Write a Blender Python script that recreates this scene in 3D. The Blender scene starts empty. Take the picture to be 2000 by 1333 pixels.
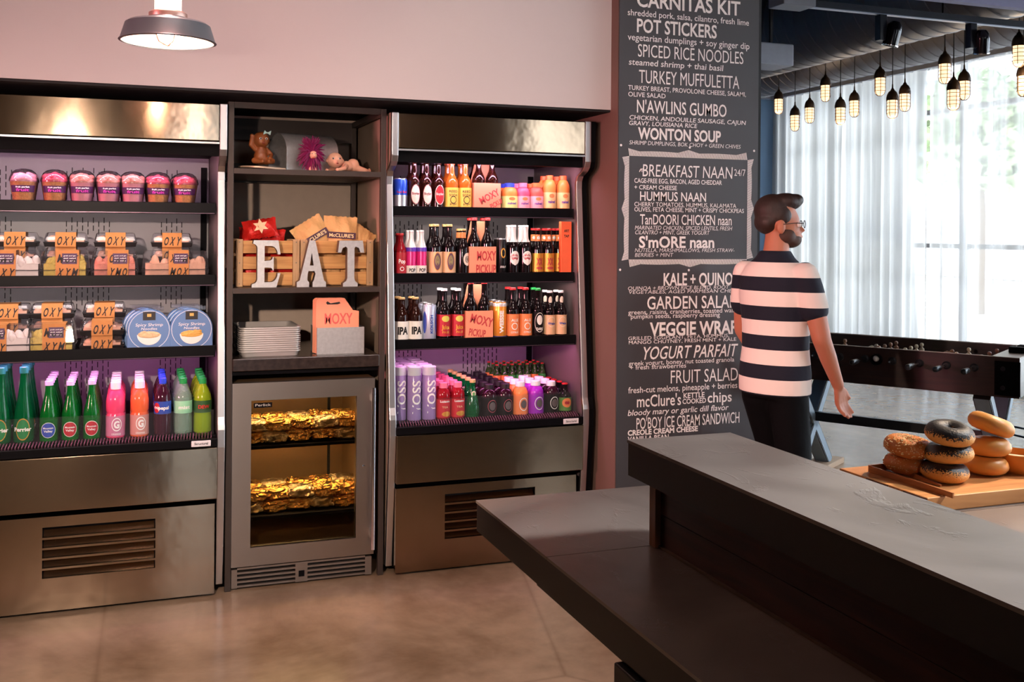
import bpy, bmesh, math, random
from mathutils import Vector, Matrix
SC = bpy.context.scene
COL = SC.collection
PI = math.pi
R = math.radians
random.seed(7)

# ------------------------------------------------------------------ camera, sky, exposure, large lights
CAMH = 1.48
YAW, ROLL, FPX, HOR = R(20.0723), R(0.45337), 2009.6, 451.935
_cy, _sy = math.cos(YAW), math.sin(YAW)
FW = Vector((_sy, _cy, 0)); _r = Vector((_cy, -_sy, 0)); _u = Vector((0, 0, 1))
R2 = _r * math.cos(ROLL) + _u * math.sin(ROLL)
U2 = _u * math.cos(ROLL) - _r * math.sin(ROLL)
CAM = Vector((0, 0, CAMH))
cam_d = bpy.data.cameras.new('camera'); cam = bpy.data.objects.new('camera', cam_d); COL.objects.link(cam)
cam.matrix_world = Matrix(((R2.x, U2.x, -FW.x, 0), (R2.y, U2.y, -FW.y, 0), (R2.z, U2.z, -FW.z, CAMH), (0, 0, 0, 1)))
cam_d.sensor_width = 36; cam_d.lens = FPX / 2000 * 36
cam_d.shift_y = -(666.5 - HOR) / 2000
cam_d.clip_start = 0.02
SC.camera = cam
SC.view_settings.view_transform = 'Standard'
SC.view_settings.look = 'None'
SC.view_settings.gamma = 1
SC.view_settings.use_curve_mapping = False
SC.view_settings.exposure = -0.1
CY = SC.cycles
CY.max_bounces = 10; CY.diffuse_bounces = 3; CY.glossy_bounces = 4; CY.transmission_bounces = 6
CY.transparent_max_bounces = 12; CY.caustics_reflective = False; CY.caustics_refractive = False
CY.sample_clamp_indirect = 4.0; CY.use_denoising = True

W = bpy.data.worlds.new('sky'); SC.world = W; W.use_nodes = True
_bg = W.node_tree.nodes['Background']
_bg.inputs[0].default_value = (0.92, 0.96, 1.0, 1); _bg.inputs[1].default_value = 16.0

def area(name, loc, target, sx, sy, power, col=(1, 1, 1), spread=180):
    l = bpy.data.lights.new(name, 'AREA'); l.shape = 'RECTANGLE'; l.size = sx; l.size_y = sy
    l.energy = power; l.color = col; l.spread = R(spread)
    o = bpy.data.objects.new(name, l); COL.objects.link(o); o.location = loc
    o.rotation_euler = (Vector(target) - Vector(loc)).to_track_quat('-Z', 'Y').to_euler()
    return o
def point(name, loc, power, col=(1, 1, 1), r=0.05):
    l = bpy.data.lights.new(name, 'POINT'); l.energy = power; l.color = col; l.shadow_soft_size = r
    o = bpy.data.objects.new(name, l); COL.objects.link(o); o.location = loc
    return o
def spot(name, loc, target, power, col=(1, 1, 1), ang=60, blend=.6, r=0.04):
    l = bpy.data.lights.new(name, 'SPOT'); l.energy = power; l.color = col; l.spot_size = R(ang); l.spot_blend = blend
    l.shadow_soft_size = r
    o = bpy.data.objects.new(name, l); COL.objects.link(o); o.location = loc
    o.rotation_euler = (Vector(target) - Vector(loc)).to_track_quat('-Z', 'Y').to_euler()
    return o
WARM = (1.0, 0.72, 0.60); PINK = (1.0, 0.42, 0.72); PURP = (0.78, 0.25, 1.0)
# sky portals in the window opening and in the glass door behind the camera
_p = area('window_portal', (8.25, 4.5, 1.7), (0, 4.5, 1.7), 13.6, 3.4, 1.0); _p.data.cycles.is_portal = True
_p = area('door_portal', (.72, -4.15, 1.5), (.72, 0, 1.5), .7, 3.0, 1.0); _p.data.cycles.is_portal = True
_s = bpy.data.lights.new('sun', 'SUN'); _s.energy = 11; _s.angle = R(1); _s.color = (1, .95, .88)
_so = bpy.data.objects.new('sun', _s); COL.objects.link(_so)
_so.rotation_euler = Vector((0.35, -0.75, -0.75)).to_track_quat('-Z', 'Y').to_euler()
# unseen spots added overhead to light the shelves of both coolers
for _n, _x, _tx, _e in (('a', -.5, -.45, 20), ('b', .3, .25, 14), ('c', 1.0, .9, 24), ('d', 1.7, 1.55, 50)):
    spot('track_spot_light_' + _n, (_x, 1.6, 3.9), (_tx, 4.42, .95), _e, (1, .82, .70), 44, .5)
spot('track_spot_light_bagels', (3.5, 2.3, 2.9), (2.0, 1.95, .95), 420, (1, .76, .54), 26, .5)  # added lamp without a fixture, brightens the bagels
spot('barn_lamp_out_of_view', (-.40, 1.33, 1.750), (.45, 4.3, 1.12), 340, (1, .77, .64), 86, .35, .03)
area('ceiling_panel_light', (1.4, .3, 4.15), (1.2, 4.2, 2.6), 1.2, 1.2, 26, (1, .78, .74), 75)  # unseen area light added as general fill on the soffit
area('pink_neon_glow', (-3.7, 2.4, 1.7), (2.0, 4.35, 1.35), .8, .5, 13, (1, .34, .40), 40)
point('lamp_behind', (0.5, -1.8, 2.5), 14, WARM, .06)
spot('track_spot_light_counter', (4.2, .7, 3.7), (1.15, 1.05, 1.0), 2000, (.84, .93, 1), 34, .7, .35)  # added cool spot that brightens the bar top in place of window light

# ------------------------------------------------------------------ picture-to-place helpers (a ray met with a known plane)
def _ray(px, py): return R2 * ((px - 1000) / FPX) + U2 * ((HOR - py) / FPX) + FW
def onY(px, py, Y): d = _ray(px, py); return CAM + d * (Y / d.y)
def onX(px, py, X): d = _ray(px, py); return CAM + d * (X / d.x)
def onZ(px, py, Z): d = _ray(px, py); return CAM + d * ((Z - CAMH) / d.z)

# ------------------------------------------------------------------ materials
def lin(c): return tuple((x / 12.92 if x <= .04045 else ((x + .055) / 1.055) ** 2.4) for x in [v / 255 for v in c])
_mats = {}
def mat(name, rgb, rough=.5, metal=0, trans=0, noise=(25, .10), bump=None, emit=None, es=0, spec=.5, alpha=1, coat=0, aniso=0, ior=1.45, sss=0, stretch=None):
    if name in _mats: return _mats[name]
    m = bpy.data.materials.new(name); m.use_nodes = True; _mats[name] = m
    nt = m.node_tree; b = nt.nodes['Principled BSDF']; c = lin(rgb)
    b.inputs['Base Color'].default_value = (*c, 1)
    b.inputs['Roughness'].default_value = rough; b.inputs['Metallic'].default_value = metal
    b.inputs['Transmission Weight'].default_value = trans; b.inputs['Specular IOR Level'].default_value = spec
    b.inputs['Alpha'].default_value = alpha; b.inputs['Coat Weight'].default_value = coat; b.inputs['IOR'].default_value = ior
    if sss: b.inputs['Subsurface Weight'].default_value = sss; b.inputs['Subsurface Scale'].default_value = .01
    if emit: b.inputs['Emission Color'].default_value = (*lin(emit), 1); b.inputs['Emission Strength'].default_value = es
    if noise or bump:
        tc = nt.nodes.new('ShaderNodeTexCoord'); mp = nt.nodes.new('ShaderNodeMapping'); nt.links.new(tc.outputs['Object'], mp.inputs[0])
        if stretch: mp.inputs['Scale'].default_value = stretch
    if noise:
        n = nt.nodes.new('ShaderNodeTexNoise'); n.inputs['Scale'].default_value = noise[0]; n.inputs['Detail'].default_value = 4
        nt.links.new(mp.outputs[0], n.inputs['Vector'])
        mx = nt.nodes.new('ShaderNodeMix'); mx.data_type = 'RGBA'
        k = noise[1]
        mx.inputs['A'].default_value = (*[max(0, x * (1 - k)) for x in c], 1); mx.inputs['B'].default_value = (*[min(1, x * (1 + k)) for x in c], 1)
        nt.links.new(n.outputs['Fac'], mx.inputs['Factor']); nt.links.new(mx.outputs['Result'], b.inputs['Base Color'])
    if bump:
        n2 = nt.nodes.new('ShaderNodeTexNoise'); n2.inputs['Scale'].default_value = bump[0]; n2.inputs['Detail'].default_value = 5
        nt.links.new(mp.outputs[0], n2.inputs['Vector'])
        bp = nt.nodes.new('ShaderNodeBump'); bp.inputs['Strength'].default_value = bump[1]; bp.inputs['Distance'].default_value = bump[2] if len(bump) > 2 else .01
        nt.links.new(n2.outputs['Fac'], bp.inputs['Height']); nt.links.new(bp.outputs[0], b.inputs['Normal'])
    if aniso:
        b.inputs['Anisotropic'].default_value = aniso
        tg = nt.nodes.new('ShaderNodeTangent'); tg.direction_type = 'UV_MAP'; nt.links.new(tg.outputs[0], b.inputs['Tangent'])
    return m
def nodes(m): nt = m.node_tree; return nt, nt.nodes['Principled BSDF']
def clear(name, rgb=(255, 255, 255), gloss=.35, rough=.05, tint=1.0, milk=0.0):
    """thin clear plastic or glass: transparent with a Fresnel gloss, a little milkiness"""
    if name in _mats: return _mats[name]
    m = bpy.data.materials.new(name); m.use_nodes = True; _mats[name] = m
    nt = m.node_tree; nt.nodes.clear()
    o = nt.nodes.new('ShaderNodeOutputMaterial'); t = nt.nodes.new('ShaderNodeBsdfTransparent'); g = nt.nodes.new('ShaderNodeBsdfGlossy')
    t.inputs[0].default_value = (*lin(rgb), 1); g.inputs['Roughness'].default_value = rough
    f = nt.nodes.new('ShaderNodeLayerWeight'); f.inputs['Blend'].default_value = gloss
    nz = nt.nodes.new('ShaderNodeTexNoise'); nz.inputs['Scale'].default_value = 40
    bp = nt.nodes.new('ShaderNodeBump'); bp.inputs['Strength'].default_value = .03; nt.links.new(nz.outputs['Fac'], bp.inputs['Height']); nt.links.new(bp.outputs[0], g.inputs['Normal'])
    mx = nt.nodes.new('ShaderNodeMixShader'); nt.links.new(f.outputs['Fresnel'], mx.inputs[0]); nt.links.new(t.outputs[0], mx.inputs[1]); nt.links.new(g.outputs[0], mx.inputs[2])
    last = mx
    if milk:
        d = nt.nodes.new('ShaderNodeBsdfDiffuse'); d.inputs[0].default_value = (*lin(rgb), 1)
        m2 = nt.nodes.new('ShaderNodeMixShader'); m2.inputs[0].default_value = milk
        nt.links.new(mx.outputs[0], m2.inputs[1]); nt.links.new(d.outputs[0], m2.inputs[2]); last = m2
    nt.links.new(last.outputs[0], o.inputs[0])
    return m
def wood(name, c1, c2, scale=6, axis='X', rough=.45, bump=.1):
    if name in _mats: return _mats[name]
    m = mat(name, c1, rough, noise=None); nt, b = nodes(m)
    tc = nt.nodes.new('ShaderNodeTexCoord'); mp = nt.nodes.new('ShaderNodeMapping'); nt.links.new(tc.outputs['Object'], mp.inputs[0])
    s = [scale * 5] * 3; s['XYZ'.index(axis)] = scale * .35; mp.inputs['Scale'].default_value = s
    n = nt.nodes.new('ShaderNodeTexNoise'); n.inputs['Scale'].default_value = 1.6; n.inputs['Detail'].default_value = 7; n.inputs['Distortion'].default_value = 1.2
    nt.links.new(mp.outputs[0], n.inputs['Vector'])
    r = nt.nodes.new('ShaderNodeValToRGB'); r.color_ramp.elements[0].position = .3; r.color_ramp.elements[1].position = .72
    r.color_ramp.elements[0].color = (*lin(c1), 1); r.color_ramp.elements[1].color = (*lin(c2), 1)
    nt.links.new(n.outputs['Fac'], r.inputs[0]); nt.links.new(r.outputs[0], b.inputs['Base Color'])
    bp = nt.nodes.new('ShaderNodeBump'); bp.inputs['Strength'].default_value = bump; bp.inputs['Distance'].default_value = .004
    nt.links.new(n.outputs['Fac'], bp.inputs['Height']); nt.links.new(bp.outputs[0], b.inputs['Normal'])
    return m

STEEL = mat('brushed_steel', (162, 142, 120), .14, 1, noise=(3, .06), bump=(1.6, .22, .02), aniso=.8)
STEEL2 = mat('satin_steel', (158, 146, 136), .36, 1, noise=(6, .08), aniso=.5)
ALU = mat('anodised_aluminium', (205, 203, 202), .33, 1, noise=(9, .05))
CHROME = mat('chrome', (215, 215, 218), .12, 1, noise=None)
BLACK = mat('black_plastic', (9, 8, 10), .6, spec=.08)
BLACKM = mat('black_matt', (14, 13, 14), .7)
BRONZE = mat('bronze_frame', (62, 52, 46), .42, .35)
NICHE = mat('niche_wall', (186, 168, 150), .7)
WALLW = mat('painted_wall', (196, 190, 187), .75, noise=(2, .03), bump=(120, .05, .002))
COLM = mat('pillar_paint', (112, 88, 78), .6, noise=(3, .06))
CEIL = mat('black_ceiling', (17, 17, 20), .8)
BLUE = mat('blue_paint', (62, 90, 118), .6, noise=(2, .05))
BOARD = mat('chalkboard', (62, 61, 63), .42, noise=(1.5, .18), bump=(200, .03, .001))
CHALK = mat('chalk_paint', (238, 234, 230), .8, noise=(60, .06))
KRAFT = mat('kraft_paper', (176, 118, 62), .75, noise=(50, .12))
CARTON = mat('coral_carton', (233, 150, 116), .7, noise=(30, .05))
INKR = mat('red_ink', (190, 66, 66), .7)
INKB = mat('black_ink', (28, 24, 24), .7)
INKW = mat('white_ink', (240, 236, 232), .6)
GALV = mat('galvanised_steel', (192, 192, 190), .42, .75, noise=(70, .22))
GLASSP = clear('window_glass', (248, 252, 255), .25, .02)
CLEARP = clear('clear_plastic', (246, 246, 250), .28, .06, milk=.02)
GUARD = clear('guard_plastic', (252, 254, 255), .07, .03, milk=.01)
PURPLE = mat('purple_label', (62, 22, 66), .5)
MAGENTA = mat('magenta_print', (176, 40, 150), .5)
OAK = wood('oak', (206, 150, 92), (168, 108, 58), 6, 'Y')
CRATEW = wood('crate_pine', (214, 160, 96), (186, 124, 66), 7, 'X')
CRATEF = wood('crate_frame', (196, 158, 116), (168, 128, 88), 7, 'Z')
WALNUT = wood('dark_walnut', (56, 30, 22), (34, 18, 14), 5, 'X', .4)
RISER = wood('riser_planks', (78, 42, 28), (44, 22, 14), 4, 'Y', .5)

# ------------------------------------------------------------------ mesh builder
class M:
    def __init__(s): s.v = []; s.f = []; s.mi = []; s.sm = []
    def add(s, vs, fs, mi=0, sm=False, xf=None):
        o = len(s.v)
        s.v += [tuple(xf @ Vector(p)) if xf else tuple(p) for p in vs]
        for k, f in enumerate(fs):
            s.f.append(tuple(i + o for i in f)); s.mi.append(mi[k] if isinstance(mi, list) else mi); s.sm.append(sm)
        return s
    def box(s, x0, x1, y0, y1, z0, z1, mi=0, xf=None):
        v = [(x, y, z) for x in (x0, x1) for y in (y0, y1) for z in (z0, z1)]
        return s.add(v, [(0, 1, 3, 2), (4, 6, 7, 5), (0, 4, 5, 1), (2, 3, 7, 6), (0, 2, 6, 4), (1, 5, 7, 3)], mi, False, xf)
    def bar(s, p, q, w, h, mi=0, up=(0, 0, 1)):
        p, q = Vector(p), Vector(q); d = (q - p); L = d.length; d.normalize()
        up = Vector(up)
        if abs(d.dot(up)) > .98: up = Vector((0, 1, 0))
        a = d.cross(up).normalized(); b = a.cross(d)
        m = Matrix(((d.x, a.x, b.x, p.x), (d.y, a.y, b.y, p.y), (d.z, a.z, b.z, p.z), (0, 0, 0, 1)))
        return s.box(0, L, -w / 2, w / 2, -h / 2, h / 2, mi, m)
    def lathe(s, prof, n=20, c=(0, 0, 0), mi=0, xf=None, sm=True, a0=0, a1=2 * PI):
        vs, fs, ms = [], [], []
        full = abs(a1 - a0 - 2 * PI) < 1e-6
        cols = n if full else n + 1
        for r, z in prof:
            for k in range(cols):
                a = a0 + (a1 - a0) * k / n
                vs.append((c[0] + r * math.sin(a), c[1] - r * math.cos(a), c[2] + z))
        for i in range(len(prof) - 1):
            for k in range(n):
                k2 = (k + 1) % cols
                a, b, cc, d = i * cols + k, i * cols + k2, (i + 1) * cols + k2, (i + 1) * cols + k
                if prof[i][0] < 1e-7 and prof[i + 1][0] < 1e-7: continue
                if prof[i][0] < 1e-7: fs.append((a, cc, d))
                elif prof[i + 1][0] < 1e-7: fs.append((a, b, cc))
                else: fs.append((a, b, cc, d))
                ms.append(mi[i] if isinstance(mi, (list, tuple)) else mi)
        return s.add(vs, fs, ms, sm, xf)
    def tube(s, pts, r, n=8, mi=0, closed=False, caps=True, ry=None):
        pts = [Vector(p) for p in pts]; N = len(pts); vs, fs = [], []
        rr = r if isinstance(r, (list, tuple)) else [r] * N
        a = None
        for i, p in enumerate(pts):
            if closed: t = pts[(i + 1) % N] - pts[i - 1]
            else: t = pts[min(i + 1, N - 1)] - pts[max(i - 1, 0)]
            t.normalize()
            if a is None:
                a = t.cross(Vector((0, 0, 1)))
                if a.length < .05: a = t.cross(Vector((0, 1, 0)))
            a = (a - t * a.dot(t)).normalized(); b = t.cross(a)
            for k in range(n):
                g = 2 * PI * k / n
                vs.append(p + a * (rr[i] * math.cos(g)) + b * ((ry[i] if ry else rr[i]) * math.sin(g)))
        for i in range(N if closed else N - 1):
            for k in range(n):
                j = (i + 1) % N; k2 = (k + 1) % n
                fs.append((i * n + k, i * n + k2, j * n + k2, j * n + k))
        if caps and not closed:
            fs.append(tuple(range(n))[::-1]); fs.append(tuple((N - 1) * n + k for k in range(n)))
        return s.add(vs, fs, mi, True)
    def cap(s, pts, rr, n=12, mi=0):
        """limb: tube through pts with round ends"""
        pts = [Vector(p) for p in pts]; d0 = (pts[0] - pts[1]).normalized(); d1 = (pts[-1] - pts[-2]).normalized()
        P, Q = [], []
        for a in (85, 60, 30): P.append(pts[0] + d0 * rr[0] * math.sin(R(a))); Q.append(rr[0] * math.cos(R(a)))
        P += pts; Q += list(rr)
        for a in (30, 60, 85): P.append(pts[-1] + d1 * rr[-1] * math.sin(R(a))); Q.append(rr[-1] * math.cos(R(a)))
        return s.tube(P, Q, n, mi)
    def ball(s, c, r, nu=14, nv=9, mi=0, xf=None):
        r = r if isinstance(r, (tuple, list)) else (r, r, r)
        prof = [(math.sin(PI * i / nv), -math.cos(PI * i / nv)) for i in range(nv + 1)]
        prof[0] = (0, -1); prof[-1] = (0, 1)
        t = M().lathe(prof, nu)
        vs = [(c[0] + p[0] * r[0], c[1] + p[1] * r[1], c[2] + p[2] * r[2]) for p in t.v]
        return s.add(vs, t.f, mi, True, xf)
    def prism(s, poly, d0, d1, plane='xz', mi=0, xf=None):
        """poly in a plane, pushed from d0 to d1 along the plane's normal axis"""
        n = len(poly)
        def P(a, b, d): return (a, d, b) if plane == 'xz' else ((d, a, b) if plane == 'yz' else (a, b, d))
        vs = [P(a, b, d0) for a, b in poly] + [P(a, b, d1) for a, b in poly]
        fs = [tuple(range(n)), tuple(range(2 * n - 1, n - 1, -1))] + [(i, n + i, n + (i + 1) % n, (i + 1) % n) for i in range(n)]
        return s.add(vs, fs, mi, False, xf)
    def build(s, name, mats, parent=None, bevel=0, seg=2, ang=35, loc=None, recalc=True, uv=False, sub=0):
        me = bpy.data.meshes.new(name); me.from_pydata(s.v, [], s.f)
        mats = mats if isinstance(mats, (list, tuple)) else [mats]
        for m in mats: me.materials.append(m)
        me.polygons.foreach_set('material_index', s.mi); me.polygons.foreach_set('use_smooth', s.sm)
        if recalc:
            bm = bmesh.new(); bm.from_mesh(me); bmesh.ops.remove_doubles(bm, verts=bm.verts, dist=1e-6)
            bmesh.ops.recalc_face_normals(bm, faces=bm.faces); bm.to_mesh(me); bm.free()
        if any(s.sm): me.set_sharp_from_angle(angle=R(ang))
        if uv:
            l = me.uv_layers.new(name='UVMap')
            for lp in me.loops: p = me.vertices[lp.vertex_index].co; l.data[lp.index].uv = (p.z + .001 * p.x, p.x + .3 * p.y)
        o = bpy.data.objects.new(name, me); COL.objects.link(o)
        if parent: o.parent = parent
        if loc: o.location = loc
        if bevel:
            b = o.modifiers.new('edge', 'BEVEL'); b.width = bevel; b.segments = seg; b.limit_method = 'ANGLE'; b.angle_limit = R(40)
        if sub:
            q = o.modifiers.new('round', 'SUBSURF'); q.levels = sub; q.render_levels = sub
        return o

def tag(o, label, cat, group=None):
    o['label'] = label; o['category'] = cat
    if group: o['group'] = group
    return o
def thing(name, label, cat, loc=(0, 0, 0), rotz=0, group=None):
    o = bpy.data.objects.new(name, None); COL.objects.link(o); o.empty_display_size = .05
    o.location = loc; o.rotation_euler = (0, 0, rotz)
    return tag(o, label, cat, group)
def struct(o): o['kind'] = 'structure'; return o
def dup(root, loc, rotz, label, group=None):
    r = root.copy(); COL.objects.link(r); r.location = loc; r.rotation_euler = (0, 0, rotz); r['label'] = label
    if group: r['group'] = group
    for ch in root.children:
        c = ch.copy(); COL.objects.link(c); c.parent = r
        for g in ch.children:
            d = g.copy(); COL.objects.link(d); d.parent = c
    return r
def remesh(m, voxel, smooth=3, it=1):
    """one closed skin over overlapping limbs"""
    me = bpy.data.meshes.new('skin'); me.from_pydata(m.v, [], m.f)
    bm = bmesh.new(); bm.from_mesh(me); bmesh.ops.recalc_face_normals(bm, faces=bm.faces); bm.to_mesh(me); bm.free()
    o = bpy.data.objects.new('skin', me); COL.objects.link(o)
    a = o.modifiers.new('r', 'REMESH'); a.mode = 'VOXEL'; a.voxel_size = voxel; a.use_smooth_shade = True
    b = o.modifiers.new('s', 'SMOOTH'); b.factor = .5; b.iterations = smooth
    dg = bpy.context.evaluated_depsgraph_get(); dg.update()
    nm = bpy.data.meshes.new_from_object(o.evaluated_get(dg))
    bpy.data.objects.remove(o); nm.polygons.foreach_set('use_smooth', [True] * len(nm.polygons))
    return nm
def place_mesh(me, name, m, parent=None):
    o = bpy.data.objects.new(name, me); COL.objects.link(o); me.materials.clear(); me.materials.append(m)
    if parent: o.parent = parent
    return o

# ------------------------------------------------------------------ lettering
_tx = {}
def letters(s, bold=0.0):
    """(verts2d, faces, width, capheight) of a line of text, font units"""
    k = (s, bold)
    if k in _tx: return _tx[k]
    cu = bpy.data.curves.new('t', 'FONT'); cu.body = s; cu.size = 1; cu.offset = bold; cu.resolution_u = 3
    o = bpy.data.objects.new('t', cu); COL.objects.link(o)
    dg = bpy.context.evaluated_depsgraph_get(); dg.update()
    me = bpy.data.meshes.new_from_object(o.evaluated_get(dg))
    vs = [(v.co.x, v.co.y) for v in me.vertices]; fs = [tuple(p.vertices) for p in me.polygons]
    bpy.data.objects.remove(o); bpy.data.curves.remove(cu); bpy.data.meshes.remove(me)
    x0 = min(v[0] for v in vs); x1 = max(v[0] for v in vs)
    _tx[k] = ([(a - x0, b) for a, b in vs], fs, x1 - x0, .70)
    return _tx[k]
def text_flat(m, s, x, z, w, cap, y=0, bold=0.0, shear=0, mi=0, rot=0, center=False, xf=None):
    """write s on a plane y=const facing -Y; x,z = start of the base line, w = width (None: natural)"""
    vs, fs, tw, ch = letters(s, bold); ky = cap / ch; kx = (w / tw) if w else ky
    if center: x = x - (tw * kx) / 2 if not rot else x
    c, sn = math.cos(rot), math.sin(rot); out = []
    for a, b in vs:
        px, pz = a * kx + b * ky * shear, b * ky
        out.append((x + px * c - pz * sn, y, z + px * sn + pz * c))
    m.add(out, fs, mi, False, xf); return m
def text_round(m, s, rad, zc, w, cap, ang=0, bold=0.0, mi=0, vertical=False):
    """write s round a bottle of radius rad, centred at angle ang (0 faces -Y) and height zc"""
    vs, fs, tw, ch = letters(s, bold); ky = cap / ch; kx = (w / tw) if w else ky; out = []
    for a, b in vs:
        px, pz = (a - tw / 2) * kx, (b - ch / 2) * ky
        if vertical: px, pz = -pz, px
        g = ang + px / rad; out.append((rad * math.sin(g), -rad * math.cos(g), zc + pz))
    m.add(out, fs, mi); return m
def disc_round(m, rad, zc, rx, rz, ang=0, mi=0, n=20, inner=0):
    """an oval (or oval ring) laid on a bottle of radius rad"""
    vs, fs = [], []
    if inner:
        for k in range(n):
            t = 2 * PI * k / n
            for q in (1, inner): g = ang + q * rx * math.cos(t) / rad; vs.append((rad * math.sin(g), -rad * math.cos(g), zc + q * rz * math.sin(t)))
        fs = [(2 * k, 2 * ((k + 1) % n), 2 * ((k + 1) % n) + 1, 2 * k + 1) for k in range(n)]
    else:
        rows = (1, .66, .33)
        for q in rows:
            for k in range(n): t = 2 * PI * k / n; g = ang + q * rx * math.cos(t) / rad; vs.append((rad * math.sin(g), -rad * math.cos(g), zc + q * rz * math.sin(t)))
        vs.append((rad * math.sin(ang), -rad * math.cos(ang), zc))
        for i in range(2): fs += [(i * n + k, i * n + (k + 1) % n, (i + 1) * n + (k + 1) % n, (i + 1) * n + k) for k in range(n)]
        fs += [(2 * n + k, 2 * n + (k + 1) % n, 3 * n) for k in range(n)]
    m.add(vs, fs, mi, True); return m

# ------------------------------------------------------------------ the setting
def floor_mat():
    m = mat('polished_concrete', (160, 138, 118), .3, noise=None); nt, b = nodes(m)
    tc = nt.nodes.new('ShaderNodeTexCoord')
    n = nt.nodes.new('ShaderNodeTexNoise'); n.inputs['Scale'].default_value = 1.1; n.inputs['Detail'].default_value = 9; n.inputs['Roughness'].default_value = .62; n.inputs['Distortion'].default_value = .6
    n2 = nt.nodes.new('ShaderNodeTexNoise'); n2.inputs['Scale'].default_value = 14; n2.inputs['Detail'].default_value = 8
    for q in (n, n2): nt.links.new(tc.outputs['Object'], q.inputs['Vector'])
    r = nt.nodes.new('ShaderNodeValToRGB'); e = r.color_ramp.elements
    e[0].position = .32; e[0].color = (*lin((116, 92, 70)), 1); e[1].position = .7; e[1].color = (*lin((172, 146, 122)), 1)
    nt.links.new(n.outputs['Fac'], r.inputs[0])
    mx = nt.nodes.new('ShaderNodeMix'); mx.data_type = 'RGBA'; mx.blend_type = 'MULTIPLY'; mx.inputs['Factor'].default_value = .2
    r2 = nt.nodes.new('ShaderNodeValToRGB'); r2.color_ramp.elements[0].position = .35; r2.color_ramp.elements[0].color = (.5, .5, .5, 1); r2.color_ramp.elements[1].position = .6
    nt.links.new(n2.outputs['Fac'], r2.inputs[0]); nt.links.new(r.outputs[0], mx.inputs['A']); nt.links.new(r2.outputs[0], mx.inputs['B'])
    # thin cracks / joints
    v = nt.nodes.new('ShaderNodeTexVoronoi'); v.feature = 'DISTANCE_TO_EDGE'; v.inputs['Scale'].default_value = .55
    nt.links.new(tc.outputs['Object'], v.inputs['Vector'])
    cr = nt.nodes.new('ShaderNodeValToRGB'); cr.color_ramp.elements[0].color = (.62, .58, .55, 1); cr.color_ramp.elements[1].position = .006
    nt.links.new(v.outputs['Distance'], cr.inputs[0])
    m3 = nt.nodes.new('ShaderNodeMix'); m3.data_type = 'RGBA'; m3.blend_type = 'MULTIPLY'; m3.inputs['Factor'].default_value = .6
    nt.links.new(mx.outputs['Result'], m3.inputs['A']); nt.links.new(cr.outputs[0], m3.inputs['B']); nt.links.new(m3.outputs['Result'], b.inputs['Base Color'])
    mr = nt.nodes.new('ShaderNodeMapRange'); mr.inputs['To Min'].default_value = .12; mr.inputs['To Max'].default_value = .30
    nt.links.new(n2.outputs['Fac'], mr.inputs['Value']); nt.links.new(mr.outputs[0], b.inputs['Roughness'])
    return m
FLOOR = floor_mat()
struct(M().box(-4, 8.2, -4, 11.6, -.1, 0).build('floor', FLOOR))
struct(M().box(-4, 8.2, -4, 11.6, 4.2, 4.3).build('ceiling', CEIL))
SX = 2.004                                                    # side of the pillar
struct(M().box(-4, SX, 4.2, 5.05, 2.03, 4.2).build('wall_soffit', WALLW))
struct(M().box(-4, SX, 4.206, 5.05, 2.02, 2.03).build('trim_1', BLACKM))
struct(M().box(-4, SX, 5.05, 5.2, 0, 4.2).build('wall_back', NICHE))
struct(M().box(SX, 2.728, 4.13, 5.2, 0, 4.2).build('wall_pillar', COLM))
struct(M().box(2.728, 2.752, 4.14, 5.2, 0, 4.2).build('trim_2', BLACKM))
struct(M().box(2.6, 8.2, 11.4, 11.6, 0, 4.2).build('wall_far', BLUE))
struct(M().box(2.6, 2.7, 5.2, 11.4, 0, 4.2).build('wall_side', BLUE))
struct(M().box(-4.1, -4, -4, 5.2, 0, 4.2).build('wall_left', mat('warm_wall', (120, 86, 64), .7)))
wm = M(); wm.box(-4, .37, -4.1, -4, 0, 4.2); wm.box(1.07, 4.8, -4.1, -4, 0, 4.2); wm.box(5.7, 8.2, -4.1, -4, 0, 4.2); wm.box(.37, 1.07, -4.1, -4, 3.0, 4.2); wm.box(4.8, 5.7, -4.1, -4, 0, 2.0); wm.box(4.8, 5.7, -4.1, -4, 3.4, 4.2)
TINT = clear('tinted_glass', (206, 208, 210), .2, .02)
dm = struct(M().box(.37, .41, -4.08, -4.02, 0, 3.0).box(1.03, 1.07, -4.08, -4.02, 0, 3.0).box(.41, 1.03, -4.08, -4.02, 2.96, 3.0).build('door_1', BLACK)); M().box(.41, 1.03, -4.055, -4.05, 0, 2.96).build('pane', clear('tinted_door_glass', (172, 176, 180), .2, .02), dm)
struct(M().box(4.8, 5.7, -4.055, -4.05, 2.0, 3.4).build('window_8', TINT))
struct(wm.build('wall_rear', mat('rear_wall', (120, 84, 60), .7)))
wm = M(); wm.box(8, 8.2, -4, -2.2, 0, 4.2); wm.box(8, 8.2, -2.2, 11.4, 3.35, 4.2); wm.box(8, 8.2, 11.2, 11.4, 0, 3.35); wm.box(8, 8.2, -2.2, 11.2, 0, .08)
struct(wm.build('wall_window', mat('window_wall', (74, 84, 98), .7)))
# far wall valance over the curtain
struct(M().box(2.75, 8.0, 11.30, 11.4, onY(1500, 193, 11.3).z, onY(1500, 193, 11.3).z + .05).build('trim_3', mat('pale_trim', (150, 156, 172), .6)))
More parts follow.
